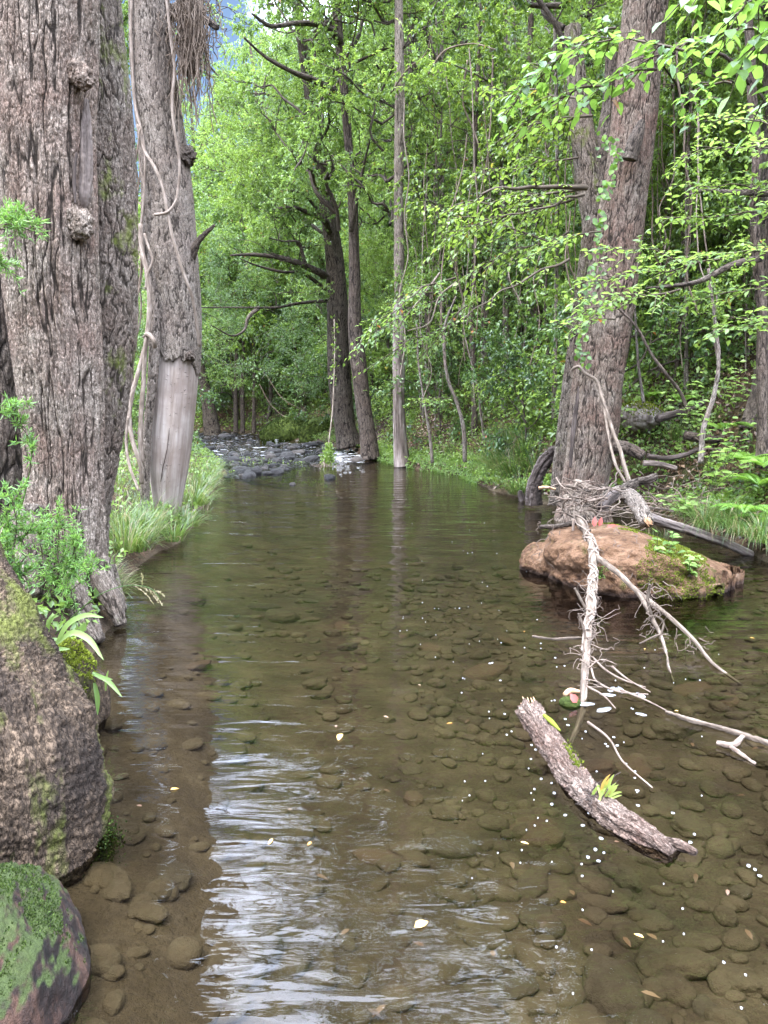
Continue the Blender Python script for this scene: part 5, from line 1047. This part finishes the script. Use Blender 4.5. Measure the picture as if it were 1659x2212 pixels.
for q in range(26): leaf_thing('brown leaf sunk on the creek bed', sr.uniform(300, 1640), sr.uniform(1500, 2180), 0, sr.uniform(.03, .06), .02, sr.uniform(.2, .7), M_litter, sr.normal(0, 1, 3) * [1, 1, 0], (0, 0, 1), -.27, 'sunken_leaf', 'leaves sunk on the bed')
# ------------------------------------------------------------------ floating log with its plant
fl = thing('floating_log', 'chunky reddish-barked broken log floating in the pool with a fern-like tuft on it', 'log', gp(1290, 1700))
P = np.array([gp(1142, 1536, .035), gp(1170, 1580, .03), gp(1206, 1632, .02), gp(1240, 1688, .015), gp(1290, 1735, .015), gp(1340, 1775, .01), gp(1390, 1808, .0), gp(1452, 1852, -.02)])
m = MB(); tube(m, P, np.array([.055, .058, .060, .058, .058, .055, .052, .036]), 130, 420, lambda TH, VV, rm, P3: relief(.013, .022, .07, .012, 85)(TH, VV, rm, P3) + .018 * fbm(np.cos(TH) * 2, np.sin(TH) * 2, VV * 6, 3, 86)); m.build('wood', M_log, fl)
m = MB()
for q in range(14):
    a = P[0] + sr.normal(0, .020, 3); tube(m, [a + (P[1] - P[0]) * .3, a + (P[0] - P[1]) * .25 + sr.normal(0, .012, 3) + [0, 0, .012]], [.012, .002], 5)
m.build('splinter', M_fresh, fl); m = MB()
tube(m, [gp(1175, 1545, .09), gp(1192, 1560, .085), gp(1210, 1578, .075)], [.008, .012, .004], 6, 12); m.build('splinter', M_moss_y, fl)
m = MB(); tube(m, [gp(1440, 1818, .01), gp(1470, 1828, .01), gp(1505, 1842, .008)], [.018, .022, .012], 20, 60, relief(.004, .014, .05, .006, 87)); m.build('broken_branch', M_log, fl)
m = MB(); b0 = gp(1305, 1722, .06)
for q in range(24):
    az = sr.uniform(-.5, 1.2); ln = sr.uniform(.04, .10); pts = [b0 + sr.normal(0, .012, 3) * [1.6, 1, .4]]; d = nrm(np.array([sr.normal(.25, .4), sr.normal(0, .4), 1.2]))
    for k in range(6): pts.append(pts[-1] + d * ln / 6); d = nrm(d + np.array([.10, 0, -.10]) * sr.uniform(0, 1.6))
    pts = np.array(pts); S = nrm(np.cross(np.gradient(pts, axis=0), [0, -1, .3])); w_ = (.0045 * np.array([.7, 1, 1, 1, .9, .7, .15]))[:, None] * sr.uniform(.8, 1.4)
    V = np.stack([pts - S * w_, pts + S * w_], 1).reshape(-1, 3); m.add(V, [[2 * k, 2 * k + 1, 2 * k + 3, 2 * k + 2] for k in range(6)], None, None, sr.uniform(.5, .96) if q % 7 else 1.0)
M_tuft = leaf_mat('log_tuft', (.08, .15, .02), (.17, .27, .04), (.30, .36, .10), old=(.5, .28, .08), oldcut=.985); m.build('tuft', M_tuft, fl)
m = MB(); Pm, _ = resample(P[2:5], .05, 500); Pm = Pm + np.array([.02, .03, .05]) + sr.normal(0, .010, Pm.shape); moss_on(m, Pm[60:300], np.tile([0, 0, 1.], (240, 1)), .012); m.build('moss', M_moss_y, fl)
m = MB()
for q in range(50): a = gp(1285 + sr.normal(0, 12), 1715 + sr.normal(0, 9), .06); tube(m, wob(a, a + sr.normal(0, .03, 3), 5, .015), .0014, 4, caps=False)
m.build('root', M_dead, fl)
# other floating wood
m = MB(); tube(m, [gp(1440, 1538, .01), gp(1480, 1552, .014), gp(1540, 1568, .012), gp(1600, 1586, .012), gp(1700, 1620, .01)], [.008, .012, .011, .013, .012], 16, 110, relief(.004, .012, .06, .008, 92)); tag(m.build('stick', M_pale), 'long pale stick floating at the right margin', 'stick')
fk = MB(); tube(fk, [gp(1549, 1605, .01), gp(1572, 1611, .012), gp(1605, 1592, .01)], [.012, .014, .010], 14, 50, relief(.004, .012, .05, .008, 93)); tube(fk, [gp(1575, 1612, .012), gp(1600, 1628, .01), gp(1632, 1650, .004)], [.009, .009, .004], 12, 50, relief(.003, .012, .05, .006, 94)); tag(fk.build('stick', M_twig), 'short forked brown stick floating below the long pale stick', 'stick')
m = MB(); tube(m, [gp(1060 + 160, 1500, .01), gp(1232, 1492, .016), gp(1252, 1494, .012)], [.012, .014, .008], 10, 30); tag(m.build('stick', M_fresh), 'orange-tipped wood chip beside the fallen branch in the water', 'stick')
c = gp(1231, 1519, .0); V, F = blob(c, (.055, .05, .032), 4, .15, 1.5, 66, .04); m = MB(); m.add(V, None, F); tag(m.build('river_stone', M_moss), 'small mossy green stone at the waterline by the fallen branch', 'stone')
# foam
M_foam = simple('foam', [(.6, .6, .62), (.8, .8, .82)], 60, (1, 1, 1), .6, .001)
def disc(r, irr, s):
    a = np.linspace(0, 2 * PI, 15)[:-1]; q = np.random.default_rng(s); rr = r * (1 + irr * q.normal(0, 1, 14)); V = np.concatenate([[[0, 0, .0025]], np.stack([np.cos(a) * rr, np.sin(a) * rr * .8, 0 * a], 1), np.stack([np.cos(a) * rr, np.sin(a) * rr * .8, 0 * a - .004], 1)])
    k = np.arange(14); return V, np.stack([0 * k, 1 + k, 1 + (k + 1) % 14], 1), np.stack([1 + k, 15 + k, 15 + (k + 1) % 14, 1 + (k + 1) % 14], 1)
FM = []
for k in range(4): V, T, Q = disc(1, .12, k); m = MB(); m.add(V, Q, T); FM.append(m.mesh('foam_fleck', M_foam))
pts = [(x * .3667 + 1050.7, y * .3667 + 1272) for x, y in ((148, 838), (263, 1000), (283, 1177), (323, 1117), (385, 1266), (400, 1200), (385, 1142), (605, 1318), (643, 1532), (692, 1552), (660, 1600), (600, 1578), (567, 1390), (676, 1467), (875, 1073), (875, 1112), (889, 1186), (770, 920), (751, 872), (702, 912), (480, 800), (402, 655), (292, 945), (268, 918), (464, 1330), (120, 857), (108, 735), (1098, 1318), (1202, 1490), (1545, 1628), (1582, 1650), (1610, 1688), (1225, 1443), (82, 538), (460, 452), (405, 405), (35, 434), (893, 1273), (822, 1028), (715, 926), (640, 815), (585, 838), (465, 765), (15, 722), (20, 437), (225, 345), (300, 180), (320, 320))]
pts += [(sr.uniform(960, 1560), sr.uniform(1390, 1900)) for q in range(46)] + [(sr.uniform(860, 1140), 1100 + 330 * sr.uniform()) for q in range(40)] + [(sr.uniform(1180, 1640), sr.uniform(1850, 2180)) for q in range(12)]
for q, (x, y) in enumerate(pts):
    s = sr.uniform(.0036, .0065) if q < 48 else sr.uniform(.0016, .0036); o = put(FM[q % 4], 'foam_fleck', gp(x, y, .002), (s * 1.2, s * 1.2, 1), sr.uniform(0, 6), 'white foam fleck drifting on the pool', 'foam fleck', 'foam flecks on the pool'); o.rotation_euler = (0, 0, sr.uniform(0, 6))
for q, (x, y, s) in enumerate(((1262, 1520, .04), (1305, 1532, .035), (1322, 1488, .03), (1340, 1490, .035), (1384, 1500, .025), (1385, 1542, .02), (1312, 1500, .03))):
    o = put(FM[q % 4], 'foam_patch', gp(x, y, .0025), (s * 1.3, s * .7, 1), .4 * q, 'white foam patch caught in the twigs of the fallen branch', 'foam patch', 'foam patches at the fallen branch'); o.rotation_euler = (0, 0, .5 * q)

# ------------------------------------------------------------------ grass tufts, sedges, ferns, seedlings
gr = np.random.default_rng(9)
def tuft(label, loc, n_, spread, L, W, M, arch=1.0, lean=(0, 0, 0), tone=(.1, 1.0), grp=None, nm='grass_tuft'):
    o = thing(nm, label, 'grass', loc, grp); m = MB(); blades(m, loc, n_, spread, L, W, arch, tone, 7, lean, gr); m.build('blades', M, o); return o
for px, py, n_, L in ((440, 1062, 240, .60), (425, 1090, 200, .55), (452, 1040, 200, .6), (462, 1020, 140, .5), (405, 1135, 130, .36)):
    p = gp(px, py, .12); tuft('yellowish arching grass tuft leaning over the water right of the stripped trunk', p, n_, .16, L * .85, .008, M_grass, 1.2, (.16, 0, 0), grp='tufts right of the stripped trunk')
for k in range(13):
    px, py = 238 + 105 * gr.uniform(), 1100 + 140 * gr.uniform(); px = min(px, np.interp(py, [1100, 1240], [345, 262])); p = gp(px, py, .15); tuft('tall fresh grass tuft between the giant tree and the stripped trunk', p, 95, .16, gr.uniform(.28, .5), .009, M_grass, 1.0, (.12, -.08, 0), grp='tufts between the two big trees')
for k in range(5): p = gp(gr.uniform(330, 385), gr.uniform(1125, 1170), .08); tuft('broad bright grass tuft at the stripped trunk foot', p, 60, .1, .32, .014, M_sedge, .9, (.1, -.1, 0), (.3, .9), 'tufts at the stripped trunk foot')
for k in range(6): p = gp(gr.uniform(200, 262), gr.uniform(1245, 1290), .1); tuft('dry straw-coloured grass tuft at the giant tree foot', p, 70, .09, .3, .006, M_grass, 1.2, (.2, -.1, 0), (.6, 1.0), 'tufts at the giant tree foot')
for px, py, L in ((1060, 1050, .8), (1085, 1062, .8), (1110, 1055, .85), (1130, 1066, .7), (1075, 1035, .8), (1120, 1030, .8), (1150, 1045, .7), (1050, 1040, .6), (1095, 1015, .7), (1140, 1000, .7), (1100, 1075, .5)):
    p = gp(px, py, .0); p[0] += .15; p[2] = max(.05, hz(p[0], p[1])); tuft('long drooping green sedge tuft at the waterline left of the black stump', p, 190, .17, L, .009, M_sedge, 1.15, (-.12, -.1, 0), grp='sedge tufts left of the black stump')
for px, py, L in ((1530, 1165, .48), (1570, 1168, .5), (1600, 1180, .45), (1480, 1140, .3), (1650, 1195, .45)):
    p = gp(px, py - 25, .25); tuft('overhanging half-dry sedge tuft on the bank above the backwater', p, 170, .13, L, .008, M_sedge, 1.5, (0, -.3, -.1), (.3, 1.0), 'sedge tufts above the backwater')
for px, py in ((1390, 1050), (1410, 1080), (1440, 1090)): p = dp(px, py, 8.4); p[2] = hz(p[0], p[1]); tuft('thin grass tuft behind the driftwood log', p, 60, .1, .35, .006, M_sedge, 1.0, (0, 0, 0), grp='tufts behind the driftwood log')
for k in range(16): y = gr.uniform(10.5, 17); x = rx(y) + gr.uniform(.5, 2.4); tuft('green grass tuft on the lower right slope', (x, y, hz(x, y)), 80, .15, .45, .009, M_sedge, 1.2, (-.1, -.1, 0), grp='grass tufts on the lower slope')
def frond(m, base, d, L, W, droop, n_=22):
    d = nrm(np.asarray(d, float)); p = np.array(base, float); pts = [p]; dd = d.copy()
    for k in range(n_): p = p + dd * L / n_; pts.append(p); dd = nrm(dd + np.array([0, 0, -droop / n_]))
    pts = np.array(pts); tube(m, pts, np.linspace(.004, .001, len(pts)), 4, caps=False); T = nrm(np.gradient(pts, axis=0)); S = nrm(np.cross(T, [0, 0, 1])); N = np.cross(S, T); u = np.linspace(0, 1, len(pts)); w_ = W * np.sin(PI * np.clip(u * .86 + .14, 0, 1)) ** .8
    for sg in (-1, 1):
        k = slice(2, None); q = pts[k]; D = S[k] * sg * .92 + T[k] * .38; leaves(m, q, D, N[k], w_[k], L / n_ * 1.05, np.clip(.55 + gr.normal(0, .12, len(q)), 0, .97), 0, .05, .2)
        D2 = S[k] * sg * .92 + T[k] * .38
def fern(label, loc, n_, L, grp=None, dirs=None):
    o = thing('fern', label, 'fern', loc, grp)
    for k in range(n_):
        az = gr.uniform(0, 6.28) if dirs is None else dirs[k]; m = MB(); frond(m, loc, (math.cos(az) * .75, math.sin(az) * .75, .75), L * gr.uniform(.8, 1.15), L * .22, 1.5); m.build('frond', M_fern, o)
p = dp(1615, 1110, 7.3); fern('bright green fern with arching fronds above the overhanging sedge', p, 7, .42, dirs=[3.0, 3.6, 4.2, 4.8, 5.6, .2, 2.2])
p = dp(1670, 1135, 7.2); fern('fern cut by the right margin below the thicket', p, 6, .42, dirs=[3.2, 3.8, 4.5, 5, 2.4, 1.4])
for px, py, Y in ((1650, 1010, 8.2), (1610, 1000, 8.6), (1640, 1050, 8.0), (1470, 870, 10.8), (1400, 860, 11.5), (1560, 930, 9.6)): p = dp(px, py, Y); p[2] = max(p[2], hz(p[0], p[1])) if p[2] < hz(p[0], p[1]) + .2 else p[2]; fern('yellow-green fern in the thicket on the bank', p, 8, .42, 'ferns in the thicket')
def seedling(label, base, n_, h, L, M, grp=None, nm='seedling', sp=.12):
    o = thing(nm, label, 'plant', base, grp); a, b = MB(), MB()
    for k in range(n_):
        t = np.array(base) + np.array([gr.normal(0, sp), gr.normal(0, sp * .6), h * gr.uniform(.5, 1.1)]); S = wob(base + gr.normal(0, .02, 3) * [1, 1, 0], t, 6, .02); tube(a, S, np.linspace(.003, .0015, 6), 4, caps=False)
        for i in range(1, 6):
            for sg in (-1, 1):
                az = gr.uniform(0, 6.28); leaves(b, [S[i]], [(math.cos(az), math.sin(az) - .2, gr.uniform(-.2, .35))], [(gr.normal(0, .2), -.25 + gr.normal(0, .2), 1)], L * gr.uniform(.6, 1.1), L * .62, min(.96, gr.uniform(.35, .95)), 1)
    a.build('stem', M_twig_d, o); b.build('foliage', M, o)
seedling('leafy seedling with round pale leaves sprouting from the boulder moss', dp(1432, 1240, 5.85), 5, .34, .075, M_leaf_d, sp=.08); seedling('low spreading seedling with round leaves right of the taller one on the boulder', dp(1490, 1245, 5.8), 7, .16, .07, M_leaf_d, sp=.12)
seedling('tiny green weed at the boulder waterline beside the fallen branch', dp(1300, 1250, 5.75), 5, .10, .035, M_leaf_b, sp=.05)
seedling('pair of pale rounded leaves on a thin stem above the boulder shoulder', dp(1436, 1190, 5.95), 1, .30, .08, M_leaf_d, sp=.02)
for px, py, Y, h, l in ((1500, 930, 8.6, .5, 'broad-leaved plant at the pale sapling foot'), (1440, 780, 10.2, .7, 'bright leafy plant on the slope right of the leaning trunk'), (1540, 1060, 7.8, .45, 'bright leafy plant over the backwater bank'), (1560, 1010, 8.2, .5, 'leafy plant below the brown slope log'), (1480, 1110, 7.9, .22, 'low blue-green plant above the weathered log'), (1590, 880, 9.2, .5, 'leafy plant near the vine-draped right trunk')):
    p = dp(px, py, Y); seedling(l, p, 9, h, .09, M_leaf_d if h != .45 else M_leaf_b, nm='leafy_plant', sp=.2)
# feathery needle-leaved shrubs against the giant tree
def feather(label, stems, n_leaf, L, W, M=M_needle):
    o = thing('feathery_shrub', label, 'shrub', dp(*stems[0][0])); a, b = MB(), MB()
    for s0, s1, ns, sl in stems:
        A = wob(dp(*s0), dp(*s1), 8, .06, -.02, r=gr); tube(a, A, np.linspace(.006, .002, 8), 5, 16, caps=False)
        for i in range(ns):
            t = gr.uniform(.15, 1); q = np.array([np.interp(t, np.linspace(0, 1, 8), A[:, c]) for c in range(3)]); d = nrm(gr.normal(0, .8, 3) + np.array([.1, -.15, .45]) + .4 * nrm(A[-1] - A[0])); l2 = sl * gr.uniform(.5, 1.1); e = q + d * l2; B = wob(q, e, 5, .02, .0, r=gr); B[:, 2] -= .12 * l2 * np.linspace(0, 1, 5) ** 2; tube(a, B, np.linspace(.0025, .001, 5), 3, caps=False)
            u = gr.uniform(0, 1, n_leaf); P = np.stack([np.interp(u, np.linspace(0, 1, 5), B[:, c]) for c in range(3)], 1); D = nrm(gr.normal(0, .8, (n_leaf, 3)) + d * .8); leaves(b, P, D, rdir(n_leaf, gr), L * gr.uniform(.6, 1.2, n_leaf), W, np.clip(gr.normal(.55, .2, n_leaf), 0, .96), 0, .05, .25)
    a.build('stem', M_twig_d, o); b.build('foliage', M, o)
feather('feathery needle-leaved shrub spread over the giant tree foot', [((110, 1290, 4.6), (130, 1110, 4.55), 26, .2), ((110, 1290, 4.6), (165, 1150, 4.5), 24, .2), ((120, 1290, 4.6), (175, 1210, 4.5), 20, .18), ((100, 1290, 4.6), (90, 1150, 4.5), 18, .18), ((130, 1330, 4.5), (190, 1240, 4.4), 16, .16)], 26, .042, .006)
feather('feathery needle-leaved shrub at the left margin before the dark trunk', [((40, 1290, 4.2), (10, 1120, 4.2), 20, .18), ((40, 1290, 4.2), (45, 1060, 4.2), 22, .18), ((45, 1290, 4.2), (60, 1150, 4.2), 18, .16), ((40, 1300, 4.2), (20, 1200, 4.2), 16, .16)], 26, .042, .006)
feather('feathery sprig reaching in from the left margin high on the giant tree', [((-40, 470, 4.6), (60, 475, 4.6), 16, .16), ((-40, 500, 4.6), (70, 500, 4.55), 14, .15), ((-40, 560, 4.6), (20, 590, 4.6), 14, .16)], 30, .045, .005)
feather('lone upright feathery sprig on a bent green stem before the giant tree', [((60, 1030, 4.5), (52, 880, 4.5), 12, .10), ((58, 940, 4.5), (20, 880, 4.5), 8, .08)], 24, .045, .006)
m = MB(); tube(m, path([(35, 1130, 4.5), (55, 1060, 4.5), (66, 1000, 4.5), (68, 960, 4.5), (62, 940, 4.5)]), .005, 6, 40); tag(m.build('plant_stalk', M_grass), 'bent bare green stem carrying the lone feathery sprig', 'stem')
# broad grass leaves and the seed stalk near the mossy knob
def ribbon(m, rows, w, tone):
    P, _ = resample(path(rows), 1, 12); T = nrm(np.gradient(P, axis=0)); S = nrm(np.cross(T, np.array([0, -.75, .65]))); u = np.linspace(0, 1, 12); ww = (w * np.sin(PI * np.clip(.12 + .88 * u, 0, 1)) ** .7)[:, None] + .0003; N = np.cross(S, T)
    V = np.stack([P - S * ww, P + N * ww * -.25, P + S * ww], 1).reshape(-1, 3); Q = []
    for k in range(11): Q += [[3 * k, 3 * k + 1, 3 * k + 4, 3 * k + 3], [3 * k + 1, 3 * k + 2, 3 * k + 5, 3 * k + 4]]
    m.add(V, Q, None, None, tone)
bg_ = thing('broad_grass', 'broad-leaved blue-green grass growing beside the mossy knob', 'grass', dp(100, 1420, 3.3))
for rows, w, t in (([(120, 1392, 3.3), (158, 1366, 3.28), (188, 1378, 3.25), (224, 1426, 3.2)], .014, .7), ([(120, 1395, 3.3), (150, 1345, 3.3), (180, 1330, 3.3), (224, 1334, 3.25)], .013, .6), ([(98, 1425, 3.3), (125, 1402, 3.25), (152, 1402, 3.25)], .013, .65), ([(100, 1400, 3.3), (110, 1340, 3.3), (128, 1320, 3.3)], .008, .5), ([(200, 1455, 3.4), (232, 1470, 3.35), (264, 1506, 3.3)], .010, .65), ([(200, 1452, 3.4), (220, 1462, 3.38), (244, 1468, 3.36)], .007, .7), ([(228, 1492, 3.4), (230, 1465, 3.4), (234, 1448, 3.4)], .006, .75), ([(204, 1475, 3.4), (210, 1505, 3.38), (211, 1545, 3.36)], .011, .6), ([(110, 1420, 3.3), (130, 1440, 3.2), (150, 1462, 3.15)], .009, .6)):
    m = MB(); ribbon(m, rows, w, t); m.build('leaf', M_leaf_d, bg_)
ss = thing('seed_stalk', 'thin arching grass stalk with drooping pale seed heads over the water', 'grass', dp(120, 1370, 3.5)); m = MB(); S = path([(120, 1370, 3.5), (170, 1320, 3.5), (215, 1285, 3.5), (258, 1268, 3.5), (300, 1265, 3.48), (330, 1274, 3.46), (348, 1297, 3.45)]); tube(m, S, np.linspace(.003, .0015, 7), 5, 50); m.build('stem', M_grass, ss)
m = MB()
for a, e in (((292, 1265), (330, 1303)), ((310, 1268), (340, 1300)), ((330, 1275), (354, 1288)), ((322, 1272), (348, 1305)), ((307, 1264), (305, 1240))):
    P, _ = resample(path([(a[0], a[1], 3.47), ((a[0] + e[0]) / 2 + 2, (a[1] + e[1]) / 2 - 3, 3.46), (e[0], e[1], 3.45)]), 1, 26); leaves(m, P, nrm(P[-1] - P[0] + gr.normal(0, .03, P.shape)), rdir(26, gr), .012, .005, .85)
m.build('seed_head', M_grass, ss)
wg = thing('grass_sprig', 'small bright grass sprig between the bulging trunk and the root hump', 'grass', dp(160, 1950, 2.35)); m = MB()
for rows in ([(160, 1952, 2.35), (163, 1900, 2.35), (172, 1850, 2.35)], [(160, 1952, 2.35), (166, 1905, 2.35), (165, 1870, 2.35)], [(160, 1950, 2.35), (180, 1938, 2.33), (202, 1962, 2.3)], [(160, 1950, 2.35), (178, 1960, 2.33), (196, 1995, 2.3)], [(160, 1952, 2.35), (158, 1905, 2.35), (160, 1880, 2.35)]): ribbon(m, rows, .0035, .7)
m.build('blades', M_sedge, wg)

# white water at the spill, plus white discs standing in for riffle glints
m = MB(); wr_ = np.random.default_rng(3)
for q in range(240):
    px, py = (wr_.uniform(700, 785), wr_.uniform(972, 1000)) if q < 110 else (wr_.uniform(430, 760), wr_.uniform(932, 985)); p = gp(px, py, .012); V, T, Q = disc(wr_.uniform(.015, .05), .3, q); V = V * [1.5, .8, 1]; V[:, 2] += wr_.uniform(0, .02); m.add(V + p, Q, T)
tag(m.build('foam', M_foam), 'broken white water and painted glints among the riffle stones', None, None, 'stuff')
# ------------------------------------------------------------------ pieces that belong to a part of their thing
RULE = {'moss': ('rock', 'wood', 'trunk'), 'root_thread': ('rock',), 'splinter': ('wood',), 'branch_scar': ('trunk',), 'ivy': ('trunk',), 'crack': ('trunk',), 'knot': ('bark',), 'split_end': ('wood',), 'vine_wrap': ('limb',), 'broken_limb': ('bark',)}
st_ = lambda o: o.name.split('.')[0]
for o in list(bpy.data.objects):
    if o.parent is not None and o.parent.parent is None and st_(o) in RULE:
        for k in RULE[st_(o)]:
            c_ = [q for q in o.parent.children if st_(q) == k]
            if c_: o.parent = c_[0]; break
